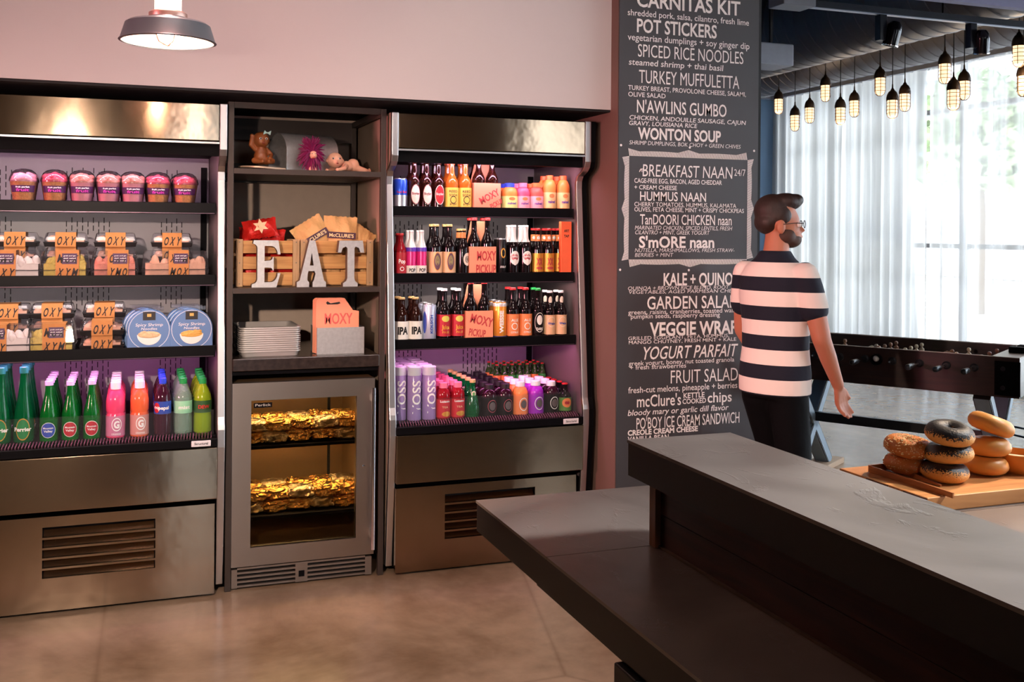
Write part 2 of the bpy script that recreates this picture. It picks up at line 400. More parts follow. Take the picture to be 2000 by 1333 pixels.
# windows: frame with mullions, panes
FR = mat('window_frame', (196, 200, 206), .5)
zt = onX(1750, 235, 8.1).z; zl = onX(1800, 484, 8.1).z
wy = [-2.2, -.1, 2.0, 3.84, 5.68, 7.52, 9.36, 11.2]  # first two windows are unseen, added so daylight reaches the counter
for i in range(7):
    a, b = wy[i], wy[i + 1]; m = M()
    m.box(8.05, 8.16, a, a + .05, .08, 3.35); m.box(8.05, 8.16, b - .05, b, .08, 3.35); m.box(8.05, 8.16, (a + b) / 2 - .025, (a + b) / 2 + .025, .08, 3.35)
    for z in (.08, zl, zt, 3.30): m.box(8.05, 8.16, a, b, z, z + .05)
    w = struct(m.build('window_%d' % (i + 1), FR))
    p = M().box(8.10, 8.106, a + .05, (a + b) / 2 - .025, .13, 3.30).build('pane', GLASSP, w); p = M().box(8.10, 8.106, (a + b) / 2 + .025, b - .05, .13, 3.30).build('pane', GLASSP, w)
# outside
struct(M().box(8.2, 60, -25, 70, -.12, -.02).build('ground', mat('pale_paving', (206, 204, 198), .9, noise=(.6, .1))))
BW = mat('render_facade', (206, 210, 218), .9, noise=(.8, .06)); BG = mat('facade_glass', (70, 84, 104), .15, noise=(1, .2))
b = thing('building', 'pale building across the street seen through the sheer curtain', 'building', (27, 24, 0))
M().box(0, 8, -40, 30, 0, 16).build('facade', BW, b)
bd = M()
for z in (3.3, 7.0, 10.7): bd.box(-.25, 0, -40, 30, z, z + .45)
bd.build('floor_band', mat('white_band', (226, 228, 230), .8), b)
pane_me = M().box(-.06, 0, -1.0, 1.0, 0, 1.9).build('facade_window', BG, b)
pane_me.location = (0, -8, 4.4)
for k in range(1, 22):
    c = pane_me.copy(); COL.objects.link(c); c.parent = b; c.location = (0, -17 + (k % 11) * 3.4, 4.4 + 3.7 * (k // 11))
LEAF = mat('tree_leaf', (150, 164, 126), .7, noise=(3, .3)); BARK = mat('bark', (110, 92, 76), .9)
def tree(loc, h, r, label):
    t = thing('street_tree', label, 'tree', loc, 0, 'trees outside the window')
    M().tube([(0, 0, 0), (.05, 0, h * .4), (0, .05, h * .75)], [.13, .1, .05], 8).build('trunk', BARK, t)
    m = M()
    for k in range(900):
        d = Vector((random.gauss(0, 1), random.gauss(0, 1), random.gauss(0, 1))).normalized() * (random.random() ** .4) * r
        p = d + Vector((0, 0, h * .72)); s = .13 + .1 * random.random()
        a = Vector((random.gauss(0, 1), random.gauss(0, 1), random.gauss(0, 1))).normalized(); bb = a.cross(Vector((.3, .5, 1))).normalized()
        m.add([p - a * s, p + bb * s * .6, p + a * s, p - bb * s * .6], [(0, 1, 2, 3)])
    m.build('crown', LEAF, t, recalc=False)
tree((15, 18.3, -.02), 4.6, 1.25, 'small green street tree outside, the one beside the blue wall')
tree((15, 15.3, -.02), 4.8, 1.2, 'green street tree outside, behind the second pair of caged lamps')
# sheer curtains
def curtain_mat():
    m = bpy.data.materials.new('sheer_voile'); m.use_nodes = True; nt = m.node_tree; nt.nodes.clear()
    o = nt.nodes.new('ShaderNodeOutputMaterial'); t = nt.nodes.new('ShaderNodeBsdfTransparent'); d = nt.nodes.new('ShaderNodeBsdfDiffuse'); tr = nt.nodes.new('ShaderNodeBsdfTranslucent')
    c = (*lin((234, 232, 230)), 1); d.inputs[0].default_value = c; tr.inputs[0].default_value = c
    tc = nt.nodes.new('ShaderNodeTexCoord'); mp = nt.nodes.new('ShaderNodeMapping'); mp.inputs['Scale'].default_value = (1, 14, .25); nt.links.new(tc.outputs['Object'], mp.inputs[0])
    n = nt.nodes.new('ShaderNodeTexNoise'); n.inputs['Scale'].default_value = 1.5; nt.links.new(mp.outputs[0], n.inputs['Vector'])
    r = nt.nodes.new('ShaderNodeMapRange'); r.inputs['From Min'].default_value = .3; r.inputs['From Max'].default_value = .7; r.inputs['To Min'].default_value = .60; r.inputs['To Max'].default_value = .90
    nt.links.new(n.outputs['Fac'], r.inputs['Value'])
    a = nt.nodes.new('ShaderNodeMixShader'); a.inputs[0].default_value = .76; nt.links.new(d.outputs[0], a.inputs[1]); nt.links.new(tr.outputs[0], a.inputs[2])
    b_ = nt.nodes.new('ShaderNodeMixShader'); nt.links.new(r.outputs[0], b_.inputs[0]); nt.links.new(t.outputs[0], b_.inputs[1]); nt.links.new(a.outputs[0], b_.inputs[2])
    nt.links.new(b_.outputs[0], o.inputs[0]); return m
VOILE = curtain_mat()
def curtain(y0, y1, label):
    m = M(); n = int((y1 - y0) / .02); vs, fs = [], []; ph = random.random() * 6
    for i in range(n + 1):
        y = y0 + (y1 - y0) * i / n
        for z, k in ((.04, 1.0), (1.7, .9), (3.2, .55)):
            vs.append((7.72 + k * (.045 * math.sin(y * 38 + ph) + .025 * math.sin(y * 17 + ph)), y + .012 * k * math.cos(y * 38), z))
    for i in range(n):
        for j in range(2): fs.append((i * 3 + j, i * 3 + 3 + j, i * 3 + 4 + j, i * 3 + 1 + j))
    m.add(vs, fs, 0, True)
    o = m.build('sheer_curtain', VOILE, recalc=False, ang=180)
    tag(o, label, 'curtain', 'sheer curtains along the window wall')
yy = [11.3, 9.9, 8.55, 7.2, 5.8]
for i, l in enumerate(('sheer white curtain next to the blue wall', 'sheer white curtain second from the blue wall', 'sheer white curtain third from the blue wall, behind the table', 'sheer white curtain fourth from the blue wall')):
    curtain(yy[i + 1] + .01, yy[i], l)
tag(M().box(7.66, 7.80, 5.6, 11.3, 3.2, 3.26).build('curtain_track', mat('track_white', (170, 174, 184), .5)), 'pale curtain track under the big duct by the window', 'curtain track')
# ducts
DUCT = mat('duct_sheet', (96, 94, 98), .48, .55, noise=(14, .15)); 
def duct(x, z, rad, y0, y1, label):
    t = thing('air_duct', label, 'duct', (x, y0, z), 0, 'round ceiling ducts')
    m = M(); n = 40; vs = []; fs = []
    N = int((y1 - y0) / .14)
    prof = []
    for i in range(N):
        y = i * .14; prof += [(rad, y), (rad, y + .12), (rad + .006, y + .125), (rad + .006, y + .135)]
    q = M().lathe(prof, n)
    m.add([(a, c, b_) for a, b_, c in q.v], q.f, 0, True); m.build('spiral_pipe', DUCT, t, ang=30)
    h = M()
    for i in range(int((y1 - y0) / 2.2)): h.tube([(0, 1 + i * 2.2, rad), (0, 1 + i * 2.2, 4.2 - z)], .006, 6)
    h.build('hanger', BLACKM, t)
z1 = onX(1800, 80, 5.3).z
duct(5.3, z1 + .38, .36, -3.5, 11.3, 'big round spiral duct over the room, with the pendant cords behind it')
z2 = onX(1700, 148.5, 7.0).z
duct(7.0, z2 + .40, .38, -3.5, 11.3, 'big round spiral duct along the window above the curtains')
# bulkhead edge high over the counter
zb = onY(1885, 10, 4.05).z
struct(M().box(3.3, 6.5, 4.0, 4.05, zb, 4.2).build('trim_4', mat('lavender_bulkhead', (128, 128, 160), .7)))
# pale ceiling box beside the chalkboard
p = onY(1505, 132, 6.5)
bx = thing('ceiling_speaker', 'pale box hung under the dark ceiling just past the chalkboard', 'speaker', (p.x, p.y, p.z))
M().box(-.30, .12, -.12, .14, 0, .16).build('housing', mat('pale_box', (150, 152, 164), .5), bx, bevel=.01)
M().bar((0, 0, .16), (0, 0, 4.2 - p.z), .02, .02).build('hanger', BLACKM, bx)

# ------------------------------------------------------------------ chalkboard on the pillar
YB = 4.128
cb = thing('chalkboard_menu', 'tall black chalkboard menu painted on the pillar beside the coolers', 'chalkboard', (0, 0, 0))
BX0, BX1 = 2.006, 2.727
M().box(BX0, BX1, YB - .006, YB + .001, .02, 2.75).build('board', BOARD, cb)
TY = YB - .0075
PXM = lambda x, y: (lambda p: (p.x, p.z))(onY(x, y, TY))
def chalk(s, x0, yb, x1, cap, bold=0, shear=0, name='menu_line'):
    a = PXM(x0, yb); w = PXM(x1, yb)[0] - a[0]; h = PXM(x0, yb - cap)[1] - a[1]
    return text_flat(M(), s, a[0], a[1], w, h, TY, bold, shear)
HEAD = [("CARNITAS KIT", 1244, 12, 1446, 28, .02, 0), ("POT STICKERS", 1244, 62, 1400, 26, .02, 0), ("SPICED RICE NOODLES", 1246, 110.3, 1452, 25, 0, 0),
 ("TURKEY MUFFULETTA", 1248, 161.6, 1444, 26, 0, 0), ("N'AWLINS GUMBO", 1244, 219.5, 1419, 25, .008, 0), ("WONTON SOUP", 1246, 271, 1408, 22, .03, 0),
 ("BREAKFAST NAAN", 1255, 344.4, 1430, 24, 0, .05), ("HUMMUS NAAN", 1250, 391.8, 1379, 18, .01, 0), ("TanDOORI CHICKEN naan", 1250, 438.4, 1429, 20, .008, 0),
 ("S'mORE naan", 1248, 483.8, 1395, 22, .025, 0), ("KALE + QUINOA", 1296, 558, 1445, 24, .022, 0), ("GARDEN SALAD", 1264, 604.5, 1441, 25, .01, 0),
 ("VEGGIE WRAP", 1269, 656.8, 1440, 26, .028, 0), ("YOGURT PARFAIT", 1252, 703, 1437, 25, .008, .22), ("FRUIT SALAD", 1310, 749.6, 1441, 26, -.004, 0),
 ("mcClure's", 1244, 796, 1330, 23, .01, 0), ("KETTLE", 1335, 778.3, 1376, 10, .02, 0), ("COOKED", 1333, 789.5, 1379, 9.5, .02, 0), ("chips", 1382, 787, 1429, 20, .012, 0),
 ("PO'BOY ICE CREAM SANDWICH", 1243, 839, 1444, 22, .005, 0)]
DESC = [("shredded pork, salsa, cilantro, fresh lime", 1226, 29.3, 1463, 12, .006, 0), ("vegetarian dumplings + soy ginger dip", 1226, 77.7, 1464, 13, .006, 0),
 ("steamed shrimp + thai basil", 1228, 126, 1412, 12, .008, .1), ("TURKEY BREAST, PROVOLONE CHEESE, SALAMI,", 1227, 175, 1457, 9, .008, 0), ("OLIVE SALAD", 1227, 188, 1300, 9, .008, 0),
 ("CHICKEN, ANDOUILLE SAUSAGE, CAJUN", 1229, 233, 1456, 8.5, .01, .15), ("GRAVY, LOUISIANA RICE", 1228, 244, 1361, 8.5, .01, .15),
 ("SHRIMP DUMPLINGS, BOK CHOY + GREEN CHIVES", 1229, 282, 1446, 8, 0, .15), ("24/7", 1434, 343.5, 1456, 13, 0, 0),
 ("CAGE-FREE EGG, BACON, AGED CHEDDAR", 1239, 357, 1410, 9, .012, 0), ("+ CREAM CHEESE", 1239, 369.7, 1322, 8.5, .012, 0),
 ("CHERRY TOMATOES, HUMMUS, KALAMATA", 1239, 403, 1438, 8.5, .004, 0), ("OLIVES, FETA CHEESE, MINT + CRISPY CHICKPEAS", 1239, 413, 1453, 8.5, .006, 0),
 ("MARINATED CHICKEN, SPICED LENTILS, FRESH", 1240, 448.7, 1429, 8, 0, .2), ("CILANTRO + MINT, GREEK YOGURT", 1240, 457.9, 1385, 8, 0, .2),
 ("NUTELLA, MARSHMALLOWS, FRESH STRAW-", 1240, 492.6, 1434, 7.5, -.006, .2), ("BERRIES + MINT", 1240, 502, 1314, 7.5, -.006, .2),
 ("QUINOA + BROWN RICE BLEND, ROOT", 1226, 567, 1423, 7, 0, .2), ("VEGETABLES, AGED PARMESAN CHEESE", 1227, 574.5, 1446, 7, 0, .2),
 ("greens, raisins, cranberries, toasted walnuts", 1227, 615, 1452, 9, .006, 0), ("pumpkin seeds, raspberry dressing", 1232, 623, 1406, 9, .006, 0),
 ("GRILLED EGGPLANT, FETA, HUMMUS,", 1227, 665, 1424, 7, .002, 0), ("MANGO CHUTNEY, FRESH MINT + KALE", 1228, 673, 1438, 7, .006, 0),
 ("greek yogurt, honey, nut toasted granola", 1228, 715, 1434, 9, .004, 0), ("+ fresh strawberries", 1230, 723, 1340, 9, .004, 0),
 ("fresh-cut melons, pineapple + berries", 1227, 769, 1440, 12, .006, 0), ("bloody mary or garlic dill flavor", 1226, 813, 1422, 11.5, .008, .2),
 ("CREOLE CREAM CHEESE", 1226, 851.5, 1363, 10, .035, 0), ("VANILLA BEAN", 1226, 864, 1306, 10, .02, 0)]
for h in HEAD: chalk(*h).build('menu_heading', CHALK, cb, recalc=False)
for h in DESC: chalk(*h).build('menu_description', CHALK, cb, recalc=False)
# hatched scroll frame round the naan list
fx0, fz1 = PXM(1229, 304.5); fx1, _z = PXM(1460, 315); fz0 = PXM(1229, 507)[1]; ox = PXM(1215, 304)[0] - fx0; ox = abs(ox)
bm_ = M()
def brace(t, far): # depth of the frame along a side 0..1
    k = abs(t - .5) * 2
    return far * (.52 + .5 * max(0, 1 - k / .18) + .45 * max(0, (k - .82) / .18) + .16 * math.sin(k * PI) )
def hatch(p, q, nrm, n, lean):
    p, q = Vector(p), Vector(q); d = (q - p); L = d.length; d.normalize(); wdt = L / n * .62
    for i in range(n):
        t = (i + .5) / n; a = p + (q - p) * t; e = a + Vector(nrm) * brace(t, ox) + d * lean
        for s_, u_ in ((-1, 0),):
            a0, a1, e0, e1 = a - d * wdt / 2, a + d * wdt / 2, e - d * wdt / 2, e + d * wdt / 2
        bm_.add([(v[0], TY, v[1]) for v in (a0, a1, e1, e0)], [(0, 1, 2, 3)])
A, B_, C_, D_ = (fx0, fz0), (fx1, fz0), (fx1, fz1), (fx0, fz1)
for (p, q, nr, n) in ((A, B_, (0, -1), 92), (B_, C_, (1, 0), 84), (C_, D_, (0, 1), 92), (D_, A, (-1, 0), 84)): hatch(p, q, nr, n, .006)
for x, z in ((fx0 - ox * 1.15, fz1 + ox * 1.3), (fx1 + ox * 1.0, fz1 + ox * 1.25), (fx0 - ox * 1.15, fz0 - ox * 1.3), (fx1 + ox, fz0 - ox * 1.3), ((fx0 + fx1) / 2, fz1 + ox * 1.35), ((fx0 + fx1) / 2, fz0 - ox * 1.4)):
    M().add([(x + .0055 * math.cos(k), TY, z + .0055 * math.sin(k)) for k in [i * PI / 5 for i in range(10)]], [tuple(range(10))]).build('border_dot', CHALK, cb, recalc=False)
# swirl before the first naan heading
sx, sz = PXM(1252, 333)
swl = M().tube([(sx + .012 * math.cos(a * .8) * (1 - a * .08), TY - .0005, sz + .008 * math.sin(a * 1.3)) for a in range(9)], .0016, 5)
swl.build('swirl', CHALK, cb, recalc=False)
bm_.build('border_pattern', CHALK, cb, recalc=False)

# ------------------------------------------------------------------ open coolers
F = 4.29
SLOT = mat('dark_slot', (30, 26, 30), .8)
PANEL = mat('cooler_back_panel', (142, 138, 142), .45, noise=(4, .05))
LIP = mat('black_gloss_plastic', (9, 8, 10), .4, spec=.12)
PATH = [(F, 1.985), (F, 1.80), (F + .010, 1.775), (F + .032, 1.757), (F + .082, 1.737), (F + .098, 1.715), (F + .10, 1.68), (F + .014, .72), (F + .004, .69), (F, .67), (F, .60), (F + .055, .03)]
SHELF = {1: (4.41, 1.576), 2: (4.40, 1.281), 3: (4.38, .992), 'b': (4.355, .645)}
def cooler(name, label, xa, xb, lx0, lx1, outer_w, kick_x1, handle):
    t = thing(name, label, 'cooler', ((xa + xb) / 2, F, 0), 0, 'open coolers along the wall'); ox_, oy = t.location.x, t.location.y
    T = Matrix.Translation((-ox_, -oy, 0))
    def B(m, nm, mt, par=None, **k):
        m.v = [tuple(T @ Vector(v)) for v in m.v]; return m.build(nm, mt, par or t, **k)
    m = M(); m.box(xa, xb, 4.93, 5.0, .05, 1.95); 
    bpn = B(m, 'back_panel', PANEL)
    for za, zb in ((1.60, 1.76), (1.45, 1.53), (1.12, 1.24), (.72, .95)):
        k = 0; x = xa + .1; m = M()
        while x < xb - .1:
            if (k // 9) % 2 == 0:
                for z in [za + .035 * q + (.017 if k % 2 else 0) for q in range(int((zb - za) / .035))]: m.box(x - .0018, x + .0018, 4.926, 4.931, z, z + .024)
            elif m.v: B(m, 'vent_pattern', SLOT, bpn); m = M()
            x += .022; k += 1
        if m.v: B(m, 'vent_pattern', SLOT, bpn)
    B(M().box(xa, xb, F + .05, 5.0, 1.945, 1.98), 'top_cover', BLACK)
    B(M().box(xa, xb, F + .03, 4.93, 1.802, 1.828).box(xa, xb, F + .03, F + .06, 1.775, 1.802), 'canopy', BLACK)
    B(M().box(xa, xb, F + .07, 5.0, .02, .60), 'base_box', BLACK)
    h = B(M().box(xa, xb, F, F + .03, 1.832, 1.983), 'header_panel', STEEL, uv=True, bevel=.004)
    B(M().box(xa, xb, F - .001, F + .02, 1.822, 1.829), 'header_strip', ALU, h)
    l = B(M().box(xa + .06, xb - .06, F + .066, F + .09, 1.790, 1.8015), 'light_strip', mat('led_tube', (255, 190, 225), .4, emit=(255, 170, 215), es=2.0), h)
    for sx, ex in ((xa - .0005, xa - .03), (xb + .0005, xb + .03)):
        a, b = min(sx, ex), max(sx, ex)
        side = PATH + [(5.0, .03), (5.0, 1.985)]
        inner = [(y + .02, z) for y, z in PATH] + [(5.0, .03), (5.0, 1.985)]
        s = B(M().prism(inner, a + .002, b - .002, 'yz'), 'side_panel', mat('cooler_side', (96, 84, 84), .4, noise=(5, .04)))
        B(M().prism(PATH + [(y + .0202, z) for y, z in PATH[::-1]], a, b, 'yz'), 'edge_post', ALU, s, bevel=.003)
        if ex < sx and outer_w: B(M().prism([(y + .025, z) for y, z in PATH] + [(5.0, .03), (5.0, 1.985)], a - .0008, a, 'yz'), 'outer_cheek', mat('beige_side_sheet', (190, 166, 144), .42, .3, noise=(4, .05)), s)  # steel side; the beige it mirrors is put into the sheet's colour
        if ex > sx and outer_w: B(M().prism([(y + .01, z) for y, z in PATH] + [(5.0, .03), (5.0, 1.985)], b, b + outer_w, 'yz'), 'outer_cheek', BLACK, s)
    # shelves
    for k in (1, 2, 3):
        y, z = SHELF[k]
        s = B(M().box(xa + .004, xb - .004, y + .004, 4.925, z - .02, z), 'shelf', BLACK)
        m = M(); m.box(xa + .004, xb - .004, y - .006, y + .004, z - .036, z + .011)
        B(m, 'price_rail', LIP, s, bevel=.002)
        m = M()
        m.box(xa + .01, xb - .01, y - .0075, y - .0055, z - .034, z - .031)
        B(m, 'rail_strip', mat('dark_strip', (92, 74, 84), .3, .6), s)
    for x in (xb - .035, xa + .01): B(M().box(x, x + .025, 4.915, 4.932, .66, 1.76), 'shelf_standard', BLACK)
    m = M(); m.box(xa, xb, F + .045, 4.93, .60, .644); m.box(xa, xb, F - .004, F + .046, .604, .638)
    d = B(m, 'bottom_deck', LIP, bevel=.003)
    m = M(); x = xa + .02
    while x < xb - .02:
        m.bar((x, F + .006, .640), (x + .004, F + .05, .652), .0035, .008); x += .0115
    B(m, 'air_grille', mat('grille_metal', (120, 84, 96), .4, .5), d)
    B(M().box(xa + .01, xb - .01, F + .058, F + .062, .645, .745), 'product_guard', GUARD, d)
    B(M().box(xa, xb, F - .006, F + .03, .395, .602), 'lower_panel', STEEL, uv=True, bevel=.003)
    # kick panel with five louvres
    kx1 = kick_x1
    z0, z1_ = .14, .335; n = 5; pitch = (z1_ - z0) / n
    m = M(); y0, y1 = F + .002, F + .03
    m.box(xa, lx0, y0, y1, .014, .375); m.box(lx1, kx1, y0, y1, .014, .375); m.box(lx0, lx1, y0, y1, .014, z0); m.box(lx0, lx1, y0, y1, z1_, .375)
    for i in range(n - 1): m.box(lx0, lx1, y0, y1, z0 + pitch * (i + 1) - .008, z0 + pitch * (i + 1))
    kp = B(m, 'kick_panel', STEEL, uv=True)
    for i in range(n):
        zb = z0 + pitch * i
        m = M().bar((lx0 + .004, F + .020, zb + .012), (lx1 - .004, F + .020, zb + .012), .030, .004)
        m = M().add([(lx0 + .004, F + .005, zb + .001), (lx1 - .004, F + .005, zb + .001), (lx1 - .004, F + .030, zb + .024), (lx0 + .004, F + .030, zb + .024),
                     (lx0 + .004, F + .008, zb), (lx1 - .004, F + .008, zb), (lx1 - .004, F + .033, zb + .023), (lx0 + .004, F + .033, zb + .023)],
                    [(0, 1, 2, 3), (4, 7, 6, 5), (0, 4, 5, 1), (2, 6, 7, 3), (0, 3, 7, 4), (1, 5, 6, 2)])
        B(m, 'louvre', STEEL, kp, uv=True)
    B(M().box(lx0 - .01, lx1 + .01, F + .045, F + .05, .10, .36), 'louvre_backing', BLACKM, kp)
    # maker's plate on the black lip
    px = xb - .10
    pl = B(M().box(px, px + .075, F - .0075, F - .003, .609, .633), 'maker_plate', mat('plate_white', (214, 212, 214), .4), d, bevel=.003)
    B(text_flat(M(), 'Structural', px + .012, .617, .052, .009, F - .0079, .02), 'plate_print', INKB, d, recalc=False)
    if handle:
        m = M().tube([(-.17, F + .05, 1.825), (-.165, F + .05, 1.795), (-.15, F + .05, 1.788), (-.10, F + .05, 1.788), (-.085, F + .05, 1.795), (-.08, F + .05, 1.825)], .005, 8)
        B(m, 'blind_handle', BLACK, h)
        m = M().box(.05, .14, 4.915, 4.932, 1.675, 1.70); tm = B(m, 'thermometer', BLACK, bevel=.004)
        B(M().box(.058, .132, 4.912, 4.916, 1.68, 1.695), 'thermometer_face', INKW, tm)
    return t
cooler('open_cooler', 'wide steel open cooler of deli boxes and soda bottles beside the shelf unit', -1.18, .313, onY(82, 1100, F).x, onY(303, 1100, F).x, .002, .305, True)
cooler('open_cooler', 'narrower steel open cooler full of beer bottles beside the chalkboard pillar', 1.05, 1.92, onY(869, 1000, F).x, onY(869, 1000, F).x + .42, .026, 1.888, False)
for xa, xb, pw in ((-1.1, .25, 1.0), (1.1, 1.87, .62)):
    xm = (xa + xb) / 2; L = xb - xa
    area('cooler_led_top', (xm, F + .078, 1.789), (xm, F + .28, 1.55), L, .02, 8 * pw, (1, .58, .80))
    area('cooler_led_upper', (xm, 4.425, 1.552), (xm, 4.60, 1.30), L, .015, 2.6 * pw, (1, .84, .78))
    area('cooler_led_middle', (xm, 4.415, 1.257), (xm, 4.60, 1.0), L, .015, 2.4 * pw, (1, .82, .80))
    area('cooler_led_deck', (xm, 4.39, .968), (xm, 4.62, .66), L, .015, 4.5 * pw, (1, .30, .75))

# ------------------------------------------------------------------ bottles, cans, cartons
def g(name, rgb, tr=.55, rough=.08): return mat(name, rgb, rough, trans=tr, noise=None, ior=1.35)
BROWN = g('brown_glass', (48, 20, 14), .35); BLKG = g('black_bottle', (18, 12, 14), .0); GREENG = g('green_glass', (20, 140, 50), .6); LGREEN = g('deep_green_glass', (10, 120, 64), .6)
AMBER = g('amber_soda', (228, 120, 40), .5); PINKB = g('pink_drink', (255, 84, 130), .25, .15); ORNG = g('orange_drink', (255, 116, 72), .25, .15); COLA = g('cola', (60, 24, 40), .2)
CLEARG = g('clear_green_soda', (190, 232, 205), .7); DEW = g('yellow_green_soda', (170, 210, 40), .5); VOSSM = g('clear_water', (172, 144, 200), .3, .15); REDT = g('red_tea', (150, 22, 34), .2, .15)
JDARK = g('dark_juice', (46, 14, 30), .1, .15); JORG = g('orange_juice', (250, 140, 70), .1, .2); JPUR = g('purple_juice', (160, 40, 190), .1, .2); JPINK = g('pink_juice', (235, 90, 120), .1, .2)
FOILW = mat('white_foil', (232, 226, 226), .3, .3); FOILP = mat('pink_foil', (226, 40, 130), .3, .3); SILV = mat('silver_can', (206, 208, 214), .28, .85)
GOLD = mat('gold_label', (226, 158, 66), .35, .5)
def L(name, rgb, **k): return mat('label_' + name, rgb, k.pop('rough', .5), noise=(60, .06), **k)
def capm(name, rgb): return mat('cap_' + name, rgb, .4, noise=(30, .05))
STY = {
 'beer': ([(0, .004), (.85, 0), (1, .02), (1, .54), (.95, .59), (.72, .66), (.50, .72), (.43, .78), (.40, .93), (.45, .94), (.45, .965)], (.47, .955, 1.0)),
 'stub': ([(0, .004), (.85, 0), (1, .02), (1, .56), (.92, .63), (.66, .72), (.46, .79), (.42, .93), (.47, .94), (.47, .965)], (.49, .955, 1.0)),
 'soda': ([(0, .004), (.85, 0), (1, .02), (1, .40), (.93, .48), (.70, .62), (.50, .74), (.40, .84), (.38, .92), (.44, .925), (.44, .94)], (.46, .925, 1.0)),
 'tear': ([(0, .004), (.8, 0), (.95, .02), (1, .12), (.96, .28), (.80, .44), (.58, .60), (.42, .76), (.34, .90), (.38, .92), (.38, .93)], (.42, .915, 1.0)),
 'sport': ([(0, .004), (.9, 0), (1, .02), (1, .40), (.90, .43), (.90, .46), (1, .49), (1, .66), (.92, .74), (.66, .82), (.48, .85), (.46, .88)], (.54, .87, 1.0)),
 'pet': ([(0, .004), (.85, 0), (1, .03), (1, .30), (.94, .34), (1, .38), (1, .60), (.90, .70), (.62, .81), (.40, .87), (.38, .90), (.44, .905)], (.42, .895, 1.0)),
 'juice': ([(0, .004), (.94, 0), (1, .02), (1, .62), (.96, .70), (.76, .80), (.56, .84), (.54, .86)], (.60, .85, 1.0)),
 'tall': ([(0, .004), (.94, 0), (1, .02), (1, .66), (.94, .74), (.70, .84), (.50, .88), (.50, .90)], (.56, .88, 1.0)),
 'tube': ([(0, .004), (.94, 0), (1, .01), (1, .82), (.92, .84), (.9, .86)], (.98, .84, 1.0)),
 'can': ([(0, .004), (.80, 0), (.92, .02), (1, .05), (1, .93), (.90, .975)], (.90, .975, 1.0)),
}
def drink(name, style, Rr, H, body, cap, bands=(), prints=(), capname='cap'):
    """a drink standing on the origin: body, cap, label bands (z0, z1, material, name), prints"""
    t = bpy.data.objects.new(name, None); COL.objects.link(t); t.empty_display_size = .03
    prof, (cr, c0, c1) = STY[style]; P = [(a * Rr, b * H) for a, b in prof]
    def rad(z):
        for (r0, z0), (r1, z1) in zip(P[1:], P[2:]):
            if z0 <= z <= z1 and z1 > z0: return r0 + (r1 - r0) * (z - z0) / (z1 - z0)
        return P[-1][0]
    M().lathe(P + [(0, P[-1][1])], 20).build('body', body, t)
    if style == 'can': M().lathe([(cr * Rr, c0 * H), (cr * Rr, c1 * H), (cr * Rr - .003, c1 * H), (cr * Rr - .004, c1 * H - .004), (0, c1 * H - .004)], 20).build('lid', cap, t)
    else: M().lathe([(cr * Rr, c0 * H), (cr * Rr, c1 * H - .002), (cr * Rr - .002, c1 * H), (0, c1 * H)], 16).build(capname, cap, t)
    for z0, z1, m, nm in bands:
        n = 5; M().lathe([(rad(z0 * H + (z1 - z0) * H * i / n) + .0007, z0 * H + (z1 - z0) * H * i / n) for i in range(n + 1)], 24).build(nm, m, t, recalc=False)
    by = {}
    for p in prints:
        if p[0] == 'oval':
            _, zc, rx, rz, m, ang, inner = p; q = by.setdefault(m.name, (M(), m))[0]
            disc_round(q, rad(zc * H) + .0013, zc * H, rx * Rr, rz * H, ang, 0, 20, inner)
        else:
            s, zc, w, ch, m, bold, ang, vert = p; q = by.setdefault(m.name, (M(), m))[0]
            text_round(q, s, rad(zc * H) + .0018, zc * H, w * Rr, ch * H, ang, bold, 0, vert)
    for q, m in by.values(): q.build('print', m, t, recalc=False)
    return t
ORD = ['front', 'second', 'third', 'fourth', 'fifth', 'sixth', 'seventh', 'eighth']
_proto = {}
def column(key, px, ytop, wpx, sh, n, desc, cat, group, make, lim=4.9, dz=0, y_shift=0, gap=.005):
    """one column of the same drink running back on a shelf; make(R, H) builds the first one"""
    Yf, z = SHELF[sh]; z += dz
    Y0 = Yf + .012 + y_shift; x = onY(px, 500, Y0).x
    Rr = abs(onY(px + wpx / 2, 500, Y0).x - onY(px - wpx / 2, 500, Y0).x) / 2; Y0 += Rr
    x = onY(px, 500, Y0).x; H = onY(px, ytop, Y0).z - z
    if key in _proto:
        src, Rr = _proto[key]; first = None
    else:
        src = make(Rr, H); first = src; _proto[key] = (src, Rr)
    for k in range(n):
        y = Y0 + k * (2 * Rr + gap)
        if y + Rr > lim: break
        lab = (desc + ' at the front') if k == 0 else '%s behind the front %s' % (ORD[k], desc)
        if k == 0 and first: o = src; o.location = (x, y, z)
        else: o = dup(src, (x, y, z), 0, lab)
        tag(o, lab, cat, group)
        if k == 0: o.rotation_euler = (0, 0, 0)
        else: o.rotation_euler = (0, 0, random.uniform(-.5, .5))
cream = L('cream', (232, 214, 196)); whiteL = L('white', (238, 232, 224)); redL = L('red', (176, 30, 44)); tanL = L('tan', (222, 176, 136)); orgL = L('orange', (232, 130, 74)); blueL = L('blue', (40, 70, 160)); yelL = L('yellow', (232, 196, 84)); blkL = L('black', (16, 14, 16), spec=.15); pinkL = L('pink', (238, 170, 180)); peach = L('peach', (246, 200, 140)); grnL = L('green', (60, 150, 70))
cW, cR, cK, cG, cGo, cB, cGr, cO, cP = capm('white', (236, 230, 236)), capm('red', (190, 36, 40)), capm('black', (34, 24, 34)), capm('green', (30, 150, 70)), capm('gold', (206, 168, 112)), capm('blue', (40, 70, 210)), capm('grey', (186, 186, 196)), capm('orange', (246, 110, 60)), capm('pink', (250, 120, 150))
teal = capm('teal', (20, 110, 100)); lilac = capm('lilac', (226, 196, 240))
